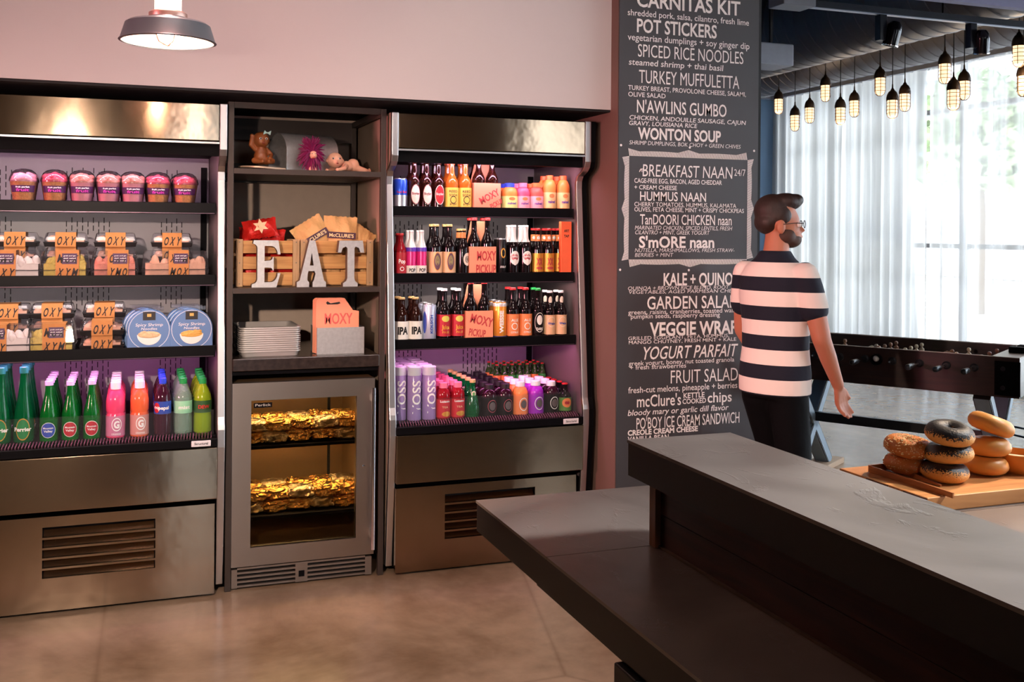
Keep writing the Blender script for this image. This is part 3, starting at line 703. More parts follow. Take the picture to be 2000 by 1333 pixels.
# --- right cooler, first shelf
G1 = 'drinks on the top shelf of the narrow cooler'
column('energy', 781, 349, 27, 1, 2, 'slim blue and silver drink can', 'can', G1, lambda r, h: drink('drink_can', 'can', r, h, mat('can_blue', (36, 80, 200), .3, .5), SILV, [(.05, .45, SILV, 'silver_band')], [('Red Bull', .55, 1.5, .07, mat('can_red', (200, 30, 40), .4), .02, 0, False)]))
rb = lambda lab, ink: (lambda r, h: drink('root_beer_bottle', 'beer', r, h, BROWN, cK, [], [('oval', .30, .78, .21, lab, 0, 0), ('Boylan', .32, 1.15, .05, ink, .02, 0, False), ('oval', .30, .78, .21, ink, 0, .9)]))
column('rb', 808, 314, 25, 1, 2, 'brown bottle with cream oval label beside slim cans', 'bottle', G1, rb(cream, mat('ink_maroon', (110, 26, 34), .6)))
column('rb', 831.5, 314, 25, 1, 2, 'brown bottle with cream oval label, second from cans', 'bottle', G1, None)
column('rbr', 855, 316, 25, 1, 2, 'brown bottle with red oval label', 'bottle', G1, rb(redL, cream))
am = lambda r, h: drink('soda_bottle', 'beer', r, h, AMBER, cO, [(.05, .46, yelL, 'label')], [('REED', .38, 1.3, .05, INKB, .02, 0, False), ('SODA', .30, 1.3, .05, INKB, .02, 0, False), ('oval', .20, .5, .08, INKB, 0, .8), ('ginger', .12, 1.1, .04, INKB, .01, 0, False)])
column('am', 881, 317, 26, 1, 2, 'amber soda bottle with yellow label beside root beer', 'bottle', G1, am)
column('am', 907, 317, 26, 1, 2, 'amber soda bottle with yellow label beside coral carton', 'bottle', G1, None)
jb = lambda nm, body, cap, sty, lab: (lambda r, h: drink('juice_bottle', sty, r, h, body, cap, [(.08, .52, lab, 'label')], [('naked', .26, 1.1, .08, L('violet', (90, 50, 160)), .03, 0, False), ('oval', .42, .4, .06, orgL, 0, 0)]))
column('jo', 994, 358, 31, 1, 2, 'short juice bottle with a blue cap', 'bottle', G1, jb('o', JORG, cB, 'juice', L('lime', (216, 226, 140))))
column('jp', 1020, 358, 27, 1, 2, 'short pink juice bottle beside the blue-capped one', 'bottle', G1, jb('p', JPINK, cP, 'juice', pinkL))
column('jp2', 1046, 358, 27, 1, 2, 'short coral juice bottle beside the tall orange juice', 'bottle', G1, jb('q', g('coral_juice', (240, 96, 84), .1, .2), cO, 'juice', pinkL))
column('jt', 1072, 343, 25, 1, 2, 'tall orange juice bottle next to the short bottles', 'bottle', G1, jb('t', JORG, cO, 'tall', peach))
column('jt', 1098.5, 343, 25, 1, 2, 'tall orange juice bottle beside the steel post', 'bottle', G1, None)
# four-pack cartons: each bottle inside it is a thing of its own
def carton(x0, x1, ytop, sh, label, lines, ybot):
    Yf, z = SHELF[sh]; Y = Yf + .012; xa, xb = onY(x0, 500, Y).x, onY(x1, 500, Y).x; zt = onY(x0, ytop, Y).z - z
    w = xb - xa; dp = w
    t = thing('drink_carrier', label, 'carton', ((xa + xb) / 2, Y, z), 0, 'coral cardboard carriers in the narrow cooler')
    m = M(); th = .002
    m.box(-w / 2, w / 2, 0, th, 0, zt); m.box(-w / 2, w / 2, dp - th, dp, 0, zt); m.box(-w / 2, -w / 2 + th, th, dp - th, 0, zt); m.box(w / 2 - th, w / 2, th, dp - th, 0, zt); m.box(-w / 2 + th, w / 2 - th, th, dp - th, 0, th)
    m.build('box', CARTON, t)
    M().prism([(-w / 2 + th, .0), (w / 2 - th, .0), (w / 2 - th, zt), (w * .3, zt * 1.9), (-w * .3, zt * 1.9), (-w / 2 + th, zt)], dp / 2 - .001, dp / 2 + .001).build('handle', CARTON, t)
    m = M()
    for s, x, zz, ww, ch, rot in lines: text_flat(m, s, x * w, zz * zt, ww * w, ch * zt, -.0006, .03, 0, 0, rot)
    m.build('print', INKR, t, recalc=False)
    return (xa + xb) / 2, Y, z, w, zt
def carton_bottles(c, capmat, desc, key, body=None):
    x, Y, z, w, zt = c; r = w / 4 - .0025
    for i, (sx, sy) in enumerate(((-1, 1), (1, 1), (-1, 3), (1, 3))):
        if key not in _proto: src = drink('beer_bottle', 'beer', r, zt * 2.0, body or BROWN, capmat); o = src; _proto[key] = (src, r)
        else: o = dup(_proto[key][0], (0, 0, 0), 0, '')
        o.location = (x + sx * w / 4, Y + .0025 + (w / 4) * sy, z + .0025)
        tag(o, '%s in the %s' % (('front bottle on the can side', 'front bottle on the post side', 'rear bottle on the can side', 'rear bottle on the post side')[i], desc), 'bottle', 'bottles in the coral carriers')
CX = [carton(925, 977, 357, 1, 'coral cardboard bottle carrier on the top cooler shelf', [("MOXY", -.22, .20, .8, .25, R(28)), ("PICKUP", .16, -.02 + .06, .5, .18, R(28))], 403)]
carton_bottles(CX[0], cGo, 'top shelf carrier', 'cb1')
# --- second shelf
G2 = 'drinks on the second shelf of the narrow cooler'
column('rc', 783, 456, 21, 2, 2, 'dark red bottle with white script', 'bottle', G2, lambda r, h: drink('soda_bottle', 'stub', r, h, REDT, cR, [(.02, .55, redL, 'label')], [('Pop', .34, 1.3, .10, INKW, .02, 0, False), ('oval', .16, .4, .05, INKW, 0, .7)]))
pop = lambda r, h: drink('sparkling_bottle', 'stub', r, h, mat('pop_pink', (214, 40, 120), .3, .2), FOILW, [(.03, .22, whiteL, 'label'), (.53, .62, mat('violet_band', (92, 50, 170), .4), 'band'), (.62, .95, FOILW, 'foil')], [('POP', .12, 1.25, .075, INKB, .03, 0, False)], 'foil_top')
column('pop', 803, 450, 20, 2, 2, 'small pink bottle with silver foil beside red bottle', 'bottle', G2, pop)
column('pop', 823, 450, 20, 2, 2, 'small pink bottle with silver foil beside tan-label beer', 'bottle', G2, None)
tb = lambda r, h: drink('beer_bottle', 'beer', r, h, BLKG, cGo, [(.05, .46, tanL, 'label')], [('oval', .27, .56, .17, L('plum', (96, 62, 80)), 0, 0), ('oval', .29, .36, .10, L('olive', (150, 138, 90)), 0, 0), ('oval', .27, .60, .18, GOLD, 0, .9)])
column('tb', 851, 438, 26, 2, 2, 'black beer bottle with tan label beside pink bottles', 'bottle', G2, tb)
column('tb', 877, 438, 26, 2, 2, 'black beer bottle with tan label beside dark stout', 'bottle', G2, None)
column('ob', 904, 447, 23, 2, 2, 'black bottle with round cream badge', 'bottle', G2, lambda r, h: drink('beer_bottle', 'stub', r, h, BLKG, cGo, [(.80, .92, orgL, 'neck_label')], [('oval', .34, .75, .14, cream, .5, 0), ('oval', .34, .45, .08, L('grey', (130, 120, 110)), .5, 0)]))
CX.append(carton(917, 969, 482, 2, 'coral cardboard carrier reading MOXY PICKUP on the second cooler shelf', [("MOXY", -.22, .52, .72, .32, 0), ("PICKUP", -.25, .06, .75, .30, 0)], 528))
carton_bottles(CX[1], cR, 'second shelf carrier', 'cb2', BLKG)
column('gc', 980, 466, 18, 2, 2, 'tall black can with gold harp mark', 'can', G2, lambda r, h: drink('beer_can', 'can', r, h, mat('can_black', (22, 20, 22), .3, .4), SILV, [], [('oval', .60, .5, .14, GOLD, 0, .7), ('STOUT', .22, 1.3, .05, INKW, .02, 0, False)]))
st = lambda r, h: drink('beer_bottle', 'beer', r, h, BLKG, cW, [(.66, .95, FOILW, 'foil')], [('oval', .34, .85, .14, whiteL, 0, 0), ('oval', .36, .70, .07, redL, 0, 0), ('ARTOIS', .36, 1.1, .03, INKW, .02, 0, False), ('oval', .24, .3, .05, whiteL, 0, 0)])
column('st', 1002, 440, 23, 2, 2, 'white-necked black bottle beside the black can', 'bottle', G2, st)
column('st', 1026, 440, 23, 2, 2, 'white-necked black bottle beside gold-label beer', 'bottle', G2, None)
xx = lambda r, h: drink('beer_bottle', 'beer', r, h, BLKG, cR, [(.06, .46, GOLD, 'label'), (.72, .86, orgL, 'neck_label')], [('XX', .28, 1.2, .14, INKR, .06, 0, False), ('oval', .14, .6, .03, INKR, 0, 0), ('oval', .79, .3, .04, whiteL, 0, 0)])
column('xx', 1050, 446, 21, 2, 2, 'gold-label red-cross bottle beside white-necked one', 'bottle', G2, xx)
column('xx', 1071, 446, 21, 2, 2, 'gold-label red-cross bottle in the middle of three', 'bottle', G2, None)
column('xx', 1091, 447, 20, 2, 2, 'gold-label red-cross bottle beside orange upright box', 'bottle', G2, None, y_shift=.03)
p0, p1 = onY(1096, 433, 4.42), onY(1115, 523, 4.42)
t = thing('drink_box', 'tall narrow orange box at the end of the second shelf', 'box', ((p0.x + p1.x) / 2, 4.415, SHELF[2][1]))
w = (p1.x - p0.x) / 2; h = p0.z - SHELF[2][1]
M().box(-w, w, 0, .03, 0, h).build('carton', mat('orange_card', (238, 104, 62), .6), t, bevel=.001)
m = M(); text_flat(m, 'ART', -w * .5, h * .80, w * 1.0, .012, -.0006, .03); text_flat(m, 'TAP', -w * .5, h * .70, w * 1.0, .012, -.0006, .03); m.build('print', INKB, t, recalc=False)
# --- third shelf
G3 = 'drinks on the third shelf of the narrow cooler'
ipa = lambda r, h: drink('beer_bottle', 'stub', r, h, BROWN, cGo, [(.05, .46, whiteL, 'label')], [('IPA', .25, 1.5, .16, INKB, .05, 0, False)])
column('ipa', 785, 581, 28, 3, 2, 'brown bottle labelled IPA beside the steel post', 'bottle', G3, ipa)
column('ipa', 812, 581, 28, 3, 2, 'brown bottle labelled IPA beside the pale can', 'bottle', G3, None)
column('bc', 839, 593, 27, 3, 2, 'tall white and blue beer can', 'can', G3, lambda r, h: drink('beer_can', 'can', r, h, mat('can_pale', (196, 204, 226), .3, .4), SILV, [], [('KOLSCH', .45, .5 * h / r, .07, blueL, .04, .1, True), ('oval', .5, .3, .3, blueL, -.9, 0), ('oval', .5, .3, .3, blueL, 1.0, 0)]))
rl = lambda r, h: drink('beer_bottle', 'beer', r, h, BLKG, cW, [(.08, .50, redL, 'label')], [('oval', .42, .6, .06, L('lemon', (206, 200, 90)), 0, 0), ('Juice', .26, 1.2, .08, GOLD, .04, 0, False), ('PALE', .16, 1.0, .04, GOLD, .02, 0, False)])
column('rl', 868, 564, 26, 3, 2, 'brown bottle with red and yellow label beside pale can', 'bottle', G3, rl)
column('rl', 895, 564, 26, 3, 2, 'brown bottle with red and yellow label beside carrier', 'bottle', G3, None)
CX.append(carton(911, 964, 608, 3, 'coral cardboard bottle carrier with crooked red letters, third cooler shelf', [("MOXY", -.36, .62, .85, .30, R(-14)), ("PICKUP", -.40, .16, .62, .24, R(-8))], 656))
carton_bottles(CX[2], cR, 'third shelf carrier', 'cb3', BLKG)
column('oc', 976, 588, 27, 3, 2, 'tall orange beer can with vertical white letters', 'can', G3, lambda r, h: drink('beer_can', 'can', r, h, mat('can_orange', (240, 156, 60), .3, .4), SILV, [(.02, .07, blueL, 'blue_band'), (.86, .95, FOILW, 'white_band')], [('WEISSE', .45, .6 * h / r, .10, INKW, .05, 0, True)]))
ol = lambda r, h: drink('beer_bottle', 'beer', r, h, BLKG, cR, [(.05, .48, orgL, 'label')], [('ALE', .36, 1.1, .05, whiteL, .02, 0, False), ('oval', .24, .5, .07, whiteL, 0, .75), ('CITRUS', .12, 1.2, .035, whiteL, .02, 0, False)])
column('ol', 1002, 562, 25, 3, 2, 'black bottle with orange label beside orange can', 'bottle', G3, ol)
column('ol', 1027, 562, 25, 3, 2, 'black bottle with orange label beside black-label bottle', 'bottle', G3, None)
bl = lambda r, h: drink('beer_bottle', 'beer', r, h, BLKG, cG, [(.10, .52, blkL, 'label')], [('oval', .36, .5, .10, whiteL, 0, 0), ('DARK', .18, 1.2, .05, whiteL, .03, 0, False), ('oval', .31, .88, .2, whiteL, 0, .94)])
column('bl', 1051, 563, 22, 3, 2, 'bottle with black and white label beside orange labels', 'bottle', G3, bl)
be = lambda r, h: drink('beer_bottle', 'beer', r, h, BLKG, cW, [(.06, .48, tanL, 'label')], [('oval', .80, .34, .08, cream, 0, 0), ('Weiss', .30, 1.3, .05, blueL, .03, 0, False), ('oval', .33, .7, .11, cream, 0, .9)])
column('be', 1074, 568, 22, 3, 2, 'beige-label bottle with neck badge beside black label', 'bottle', G3, be)
column('be', 1096, 568, 22, 3, 2, 'beige-label bottle with neck badge beside the post', 'bottle', G3, None)
# --- bottom deck, narrow cooler
GB = 'drinks on the bottom deck of the narrow cooler'
vo = lambda r, h: drink('water_bottle', 'tube', r, h, VOSSM, cGr, [], [('VOSS', .44, .62 * h / r, .17, INKW, .015, .12, True)])
column('vo', 782, 716, 27, 'b', 6, 'clear tube water bottle beside the steel post', 'bottle', GB, vo, y_shift=.03)
column('vo', 811, 731, 28, 'b', 6, 'clear tube water bottle between two others', 'bottle', GB, None, y_shift=.005)
column('vo', 840, 731, 27, 'b', 6, 'clear tube water bottle beside red tea', 'bottle', GB, None, y_shift=.005)
lu = lambda r, h: drink('tea_bottle', 'juice', r, h, REDT, cP, [(.05, .55, L('tea_red', (190, 30, 44)), 'label')], [('Luzianne', .50, 1.45, .06, INKW, .03, 0, False), ('oval', .15, .7, .07, GOLD, .2, 0), ('TEA', .34, .9, .05, tanL, .02, 0, False)])
column('lu', 868, 747, 27, 'b', 6, 'red tea bottle with pink cap beside clear water', 'bottle', GB, lu)
column('lu', 896, 747, 27, 'b', 6, 'red tea bottle with pink cap beside green bottle', 'bottle', GB, None)
column('pg', 925, 741, 27, 'b', 6, 'small green glass bottle between tea and dark juice', 'bottle', GB, lambda r, h: drink('mineral_water_bottle', 'tear', r, h, LGREEN, cGo, [], [('oval', .62, .35, .08, cream, 0, 0), ('oval', .62, .2, .05, grnL, 0, 0)]))
JLAB = {JDARK: blkL, JORG: orgL, JPUR: L('purple', (150, 30, 180))}
dj = lambda cap, body: (lambda r, h: drink('juice_bottle', 'juice', r, h, body, cap, [(.02, .60, JLAB[body], 'label')], [('oval', .33, .62, .20, (L('wine', (150, 60, 70)) if cap is cK else INKW), .15, .88), ('oval', .33, .42, .13, L('shade', (96, 84, 84)), .15, 0)]))
column('dj', 957, 750, 31, 'b', 6, 'dark juice bottle with round badge beside green bottle', 'bottle', GB, dj(cK, JDARK))
column('dj', 988, 750, 31, 'b', 6, 'dark juice bottle with round badge beside orange label', 'bottle', GB, None)
column('dj2', 1018, 745, 29, 'b', 6, 'white-capped juice bottle with orange label', 'bottle', GB, dj(cW, JORG), lim=4.66)
column('dj3', 1048, 743, 30, 'b', 6, 'white-capped juice bottle with purple label', 'bottle', GB, dj(cW, JPUR), lim=4.66)
column('dj4', 1078, 744, 28, 'b', 6, 'white-capped juice bottle with black label', 'bottle', GB, dj(cW, JDARK), lim=4.66)
column('gi', 1105, 748, 24, 'b', 4, 'dark bottle with green and orange label', 'bottle', GB, lambda r, h: drink('ginger_beer_bottle', 'beer', r, h, BLKG, cR, [(.06, .52, L('leaf', (86, 130, 56)), 'label')], [('oval', .34, .8, .16, orgL, 0, 0), ('oval', .34, .4, .07, redL, 0, 0)]), lim=4.66)
rs = thing('display_riser', 'black riser step at the back of the narrow cooler deck', 'riser', (1.77, 4.79, SHELF['b'][1]))
M().box(-.145, .145, -.11, .11, 0, .07).build('step', BLACK, rs, bevel=.003)
sm_ = lambda lab: (lambda r, h: drink('mini_soda_bottle', 'stub', r, h, g('mini_green', (60, 90, 40), .4), cR, [(.08, .55, lab, 'label')], [('oval', .3, .4, .14, cR, 0, 0)]))
kinds = [('orange', sm_(orgL)), ('green', sm_(grnL)), ('cream', sm_(cream))]
for i in range(7):
    kd = ('orange', 'orange', 'green', 'green', 'cream', 'orange', 'green')[i]
    for j in range(3):
        key = 'mini' + kd; x = 1.65 + i * .0395; y = 4.715 + j * .06; z = SHELF['b'][1] + .07
        if key not in _proto: o = dict(kinds)[kd](.0175, .118); _proto[key] = (o, .0175)
        else: o = dup(_proto[key][0], (0, 0, 0), 0, '')
        o.location = (x, y, z)
        tag(o, '%s-label mini bottle on the riser, %s row, %s from the tea side' % (kd, ('front', 'middle', 'rear')[j], ['first', 'second', 'third', 'fourth', 'fifth', 'sixth', 'seventh'][i]), 'bottle', 'red-capped mini bottles on the riser')
# --- bottom deck, wide cooler
GL = 'drinks on the bottom deck of the wide cooler'
pe = lambda r, h: drink('mineral_water_bottle', 'tear', r, h, LGREEN, teal, [], [('oval', .19, .60, .13, L('pgreen', (20, 120, 60)), 0, 0), ('oval', .19, .66, .145, GOLD, 0, .9), ('Perrier', .19, 1.7, .05, whiteL, .04, 0, False)])
column('pe', 4, 718, 44, 'b', 4, 'large green mineral water bottle at the frame edge', 'bottle', GL, pe)
column('pe', 49, 720, 44, 'b', 4, 'large green mineral water bottle beside blue-label soda', 'bottle', GL, None)
mv = lambda lab: (lambda r, h: drink('sparkling_water_bottle', 'soda', r, h, GREENG, lilac, [], [('oval', .20, .80, .12, lab, 0, 0), ('oval', .20, .84, .128, whiteL, 0, .93), ('Mountain', .235, 1.15, .03, INKW, .02, 0, False), ('Valley', .185, 1.0, .035, INKW, .02, 0, False)]))
column('mvb', 98, 744, 37, 'b', 5, 'slim green bottle with blue oval label', 'bottle', GL, mv(blueL))
column('mvr', 140, 744, 35, 'b', 5, 'slim green bottle with red oval beside the blue', 'bottle', GL, mv(redL))
column('mvr', 182, 744, 35, 'b', 5, 'slim green bottle with red oval beside pink drink', 'bottle', GL, None)
sp = lambda body, lab: (lambda r, h: drink('sports_drink_bottle', 'sport', r, h, body, cW, [(.04, .40, lab, 'label')], [('G', .25, .62, .12, INKW, .05, .15, False), ('oval', .25, .55, .12, INKW, .15, .85), ('ORANGE', .08, 1.0, .03, INKW, .01, .1, False)]))
column('spp', 228, 746, 38, 'b', 5, 'pink sports drink bottle with white cap', 'bottle', GL, sp(PINKB, L('mist', (196, 120, 150))))
column('spo', 275, 744, 37, 'b', 5, 'orange sports drink bottle with white cap', 'bottle', GL, sp(ORNG, L('mist2', (206, 140, 130))))
pt = lambda nm, body, cap, lab, w1, ink: (lambda r, h: drink('soda_bottle', 'pet', r, h, body, cap, [(.38, .60, lab, 'label')], [(w1, .49, 1.3, .06, ink, .03, .1, False)] + ([('oval', .49, .42, .09, redL, -.75, 0), ('oval', .49, .42, .03, INKW, -.75, 0)] if nm == 'p' else [])))
column('pp', 320, 738, 34, 'b', 5, 'cola bottle with blue cap and blue label', 'bottle', GL, pt('p', COLA, cB, blueL, 'pepsi', INKW))
column('pm', 360, 738, 36, 'b', 5, 'clear soda bottle with green cap', 'bottle', GL, pt('m', CLEARG, cG, L('mint', (150, 214, 170)), 'mist', INKW))
column('pd', 398, 738, 36, 'b', 5, 'yellow-green soda bottle with green cap', 'bottle', GL, pt('d', DEW, cG, L('dark_green', (40, 84, 40)), 'DEW', cR))

# ------------------------------------------------------------------ parfait cups on the wide cooler's top shelf
BERRY = mat('berry_sauce', (226, 62, 88), .35, noise=(90, .45), bump=(60, .6, .01)); GRAN = mat('granola', (232, 146, 84), .7, noise=(120, .4), bump=(110, .8, .008)); YOG = mat('yoghurt', (248, 190, 190), .5, noise=(40, .08))
YOGP = mat('berry_yoghurt', (244, 150, 164), .5, noise=(30, .2))
def cup(base, top, nm):
    t = bpy.data.objects.new('parfait_cup', None); COL.objects.link(t); t.empty_display_size = .03
    M().lathe([(0, .003), (.0365, .002), (.049, .082), (.0495, .084), (0, .084)], 24).build('yoghurt_layer', base, t)
    M().lathe([(.0372, .0), (.0378, 0), (.0508, .0855), (.0525, .086), (.0525, .089), (.050, .089)], 24).build('cup_wall', CLEARP, t)
    m = M()
    random.seed(len(nm))
    m.lathe([(.0492, .083), (.0495, .090), (.044, .104), (.030, .112), (0, .114)], 24)
    for k in range(26):
        a = random.random() * 2 * PI; q = random.random() ** .5 * .04; m.ball((q * math.cos(a), q * math.sin(a), .104 + .012 * (1 - q / .04)), .009 + .004 * random.random(), 8, 6)
    m.build('berry_topping', top, t)
    M().lathe([(.0532, .0855), (.0535, .092), (.051, .103), (.044, .120), (.030, .131), (.014, .135), (0, .1355)], 24).build('dome_lid', CLEARP, t)
    lb = M(); vs, fs = [], []
    for i in range(13):
        a = -1.05 + 2.1 * i / 12
        for z in (.042, .069): r = .0374 + (.0131 * z / .0855) + .0014; vs.append((r * math.sin(a), -r * math.cos(a), z))
    fs = [(2 * i, 2 * i + 2, 2 * i + 3, 2 * i + 1) for i in range(12)]
    lb.add(vs, fs, 0, True).build('label', PURPLE, t, recalc=False)
    p = text_round(M(), 'fruit parfait', .0494, .0625, .052, .006, 0, .02); p.build('print', INKW, t, recalc=False)
    p = text_round(M(), 'fruit', .0476, .051, .05, .011, 0, .03); p.build('print', MAGENTA, t, recalc=False)
    return t
cupA, cupB, cupC = cup(GRAN, BERRY, 'a'), cup(YOGP, mat('pale_crumble', (240, 140, 120), .6, noise=(80, .35), bump=(70, .6, .01)), 'bbb'), cup(GRAN, mat('cream_swirl', (238, 150, 160), .5, noise=(50, .35), bump=(40, .5, .01)), 'cc')
use = {id(cupA): 0, id(cupB): 0, id(cupC): 0}
order = [(46, cupC, 'pale pink cream top'), (107, cupA, 'red berry top'), (160, cupB, 'pale crumble top'), (212, cupB, 'pale crumble top'), (259, cupB, 'pale crumble top'), (308, cupA, 'red berry top'), (361, cupA, 'red berry top')]
nth = ['first', 'second', 'third', 'fourth', 'fifth', 'sixth', 'seventh']
for i, (px, src, d) in enumerate(order):
    Yf, z = SHELF[1]
    for row in (0, 1):
        Y = Yf + .062 + row * .112; x = onY(px, 395, Yf + .062).x - row * .006
        lab = '%s parfait cup of the %s row, %s, from the frame edge' % (nth[i], ('front', 'rear')[row], d)
        if use[id(src)] == 0: o = src; o.location = (x, Y, z)
        else: o = dup(src, (x, Y, z), 0, lab)
        use[id(src)] += 1; tag(o, lab, 'cup', 'parfait cups on the top shelf of the wide cooler')
        o.rotation_euler = (0, 0, random.uniform(-.12, .12))

# ------------------------------------------------------------------ deli boxes with kraft sleeves
BREAD = mat('sandwich_bread', (236, 178, 150), .7, noise=(40, .2), bump=(50, .5, .01)); PASTA = mat('pasta_salad', (236, 196, 96), .5, noise=(60, .3), bump=(60, .9, .012)); HAM = mat('ham_filling', (238, 140, 120), .5, noise=(50, .3), bump=(50, .8, .01)); WHITEF = mat('egg_white', (244, 226, 220), .5, noise=(30, .1), bump=(30, .4, .01))
TRAYB = mat('black_tray', (22, 20, 22), .35)
def sleeve_print(m, w, h, y, rows, seed):
    """slanting brush letters over a kraft band, w x h, its lower edge at z=0"""
    random.seed(seed); word = 'MOXY'
    for r in range(rows):
        for k in range(3):
            s = word[(r * 2 + k + seed) % 4]
            text_flat(m, s, -w * .44 + k * w * .31, (r + .18) * h / rows, w * .22, h / rows * .58, y, .03, 0, 0, R(-14))
def deli(w, h, d, band, bx, food, seed, tray=CLEARP, sticker=True, tray_h=.3):
    t = bpy.data.objects.new('deli_box', None); COL.objects.link(t); t.empty_display_size = .03
    ins = .007
    def frus(w0, w1, d0, d1, z0, z1): return [(-w0 / 2, -d0 / 2, z0), (w0 / 2, -d0 / 2, z0), (w0 / 2, d0 / 2, z0), (-w0 / 2, d0 / 2, z0), (-w1 / 2, -d1 / 2, z1), (w1 / 2, -d1 / 2, z1), (w1 / 2, d1 / 2, z1), (-w1 / 2, d1 / 2, z1)]
    FS = [(3, 2, 1, 0), (4, 5, 6, 7), (0, 1, 5, 4), (1, 2, 6, 5), (2, 3, 7, 6), (3, 0, 4, 7)]
    zt = h * tray_h
    m = M().add(frus(w - .012, w - .002, d - .012, d - .002, 0, zt), FS); m.box(-w / 2, w / 2, -d / 2, d / 2, zt - .003, zt)
    m.build('tray', tray, t, bevel=.003)
    M().add(frus(w - .004, w - .022, d - .004, d - .03, zt, h), FS).build('clear_lid', CLEARP, t, bevel=.006)
    m = M(); random.seed(seed + 20); z0 = zt if tray is TRAYB else .004
    m.box(-w / 2 + .016, w / 2 - .016, -d / 2 + .016, d / 2 - .016, z0, h * .52)
    for k in range(16): m.ball((random.uniform(-w / 2 + .03, w / 2 - .03), random.uniform(-d / 2 + .026, d / 2 - .03), h * .5), (.018, .016, h * random.uniform(.12, .36)), 10, 7)
    m.build('food', food, t)
    # sleeve wraps front and top
    q = .0015; y0 = -d / 2 - q; slope = .013
    vs = [(bx - band / 2, y0, 0), (bx + band / 2, y0, 0), (bx + band / 2, y0, zt), (bx - band / 2, y0, zt), (bx - band / 2, y0 + slope, h + q), (bx + band / 2, y0 + slope, h + q), (bx - band / 2, d / 2 - .012, h + q), (bx + band / 2, d / 2 - .012, h + q), (bx - band / 2, d / 2 + q, 0), (bx + band / 2, d / 2 + q, 0)]
    s = M().add(vs, [(0, 1, 2, 3), (3, 2, 5, 4), (4, 5, 7, 6), (6, 7, 9, 8)]).build('kraft_sleeve', KRAFT, t, recalc=False)
    m = M(); sleeve_print(m, band, h, y0 - .0012, 2 if h > .07 else 1, seed); m.v = [(a + bx, b_ + max(0, c - zt) * slope / (h + q - zt), c) for a, b_, c in m.v]; m.build('brush_print', INKB, s, recalc=False)
    if sticker:
        sw, s0, s1 = .055, h * .42, h * .90
        m = M().box(bx - sw / 2 + .008, bx + sw / 2 + .008, y0 - .0028 + slope * .42, y0 - .002 + slope * .42, s0, s1); m.v = [(a, b_ + slope / h * (c - s0), c) for a, b_, c in m.v]
        l = m.build('sticker', PURPLE, t)
        m = M()
        for k, tx in enumerate(('grab and go', 'deli salad', 'fresh today')): text_flat(m, tx, bx - sw * .40 + .008, s1 - .011 - k * .010, sw * .8, .0042, y0 - .0032 + slope * .42, .01)
        m.v = [(a, b_ + slope / h * (c - s0), c) for a, b_, c in m.v]; m.build('sticker_print', INKW, l, recalc=False)
    return t
GD = 'deli boxes in the wide cooler'
def put(src, x, y, z, lab, first, grp=GD, rz=0):
    o = src if first else dup(src, (x, y, z), rz, lab); o.location = (x, y, z); o.rotation_euler = (0, 0, rz)
    return tag(o, lab, 'box', grp)
Yf, z2_ = SHELF[2]
dA, dB, dC, dD = deli(.185, .108, .14, .085, -.045, WHITEF, 1), deli(.185, .108, .14, .085, .01, PASTA, 2), deli(.185, .108, .14, .078, .012, HAM, 3), deli(.265, .108, .14, .078, .012, BREAD, 4)
fr = [(32, dA, 'deli box of white food with sleeve and purple sticker, at the frame edge'), (126, dB, 'deli box of yellow pasta with kraft sleeve, beside the white food box'), (224, dC, 'deli box of pink filling with kraft sleeve, between pasta and sandwich boxes'), (343, dD, 'widest deli box of bread with kraft sleeve, beside the steel post')]
for px, src, lab in fr: put(src, onY(px, 530, Yf + .02).x, Yf + .085, z2_, lab, True)
dE = deli(.17, .058, .13, .078, 0, BREAD, 5, TRAYB, False, .35)
k = 0; first = True
for px, nm in ((32, 'white food'), (130, 'pasta'), (226, 'pink filling'), (335, 'bread')):
    for lv in (0, 1, 2):
        x = onY(px, 480, Yf + .235).x
        put(dE, x, Yf + .235, z2_ + lv * .0605, 'black-trayed deli box %s of the stack behind the %s box' % (('at the bottom', 'in the middle', 'on top')[lv], nm), first); first = False
Yf, z3_ = SHELF[3]
put(dA, onY(14, 670, Yf + .02).x, Yf + .085, z3_, 'deli box with purple sticker on the third shelf at the frame edge', False)
put(dB, onY(100, 670, Yf + .02).x, Yf + .085, z3_, 'deli box with purple sticker on the third shelf beside stacked black trays', False).scale = (.98, 1, 1)
for lv in (0, 1): put(dE, onY(199, 670, Yf + .02).x, Yf + .08, z3_ + lv * .0605, 'black-trayed box %s of the front third-shelf stack beside noodle bowls' % ('at the bottom', 'on top')[lv], False)
for px, nm in ((18, 'frame edge'), (104, 'middle'), (205, 'noodle bowl')):
    for lv in (0, 1, 2): put(dE, onY(px, 600, Yf + .23).x, Yf + .23, z3_ + lv * .0605, 'rear third-shelf black-trayed box on the %s side, %s' % (nm, ('bottom of stack', 'middle of stack', 'top of stack')[lv]), False)

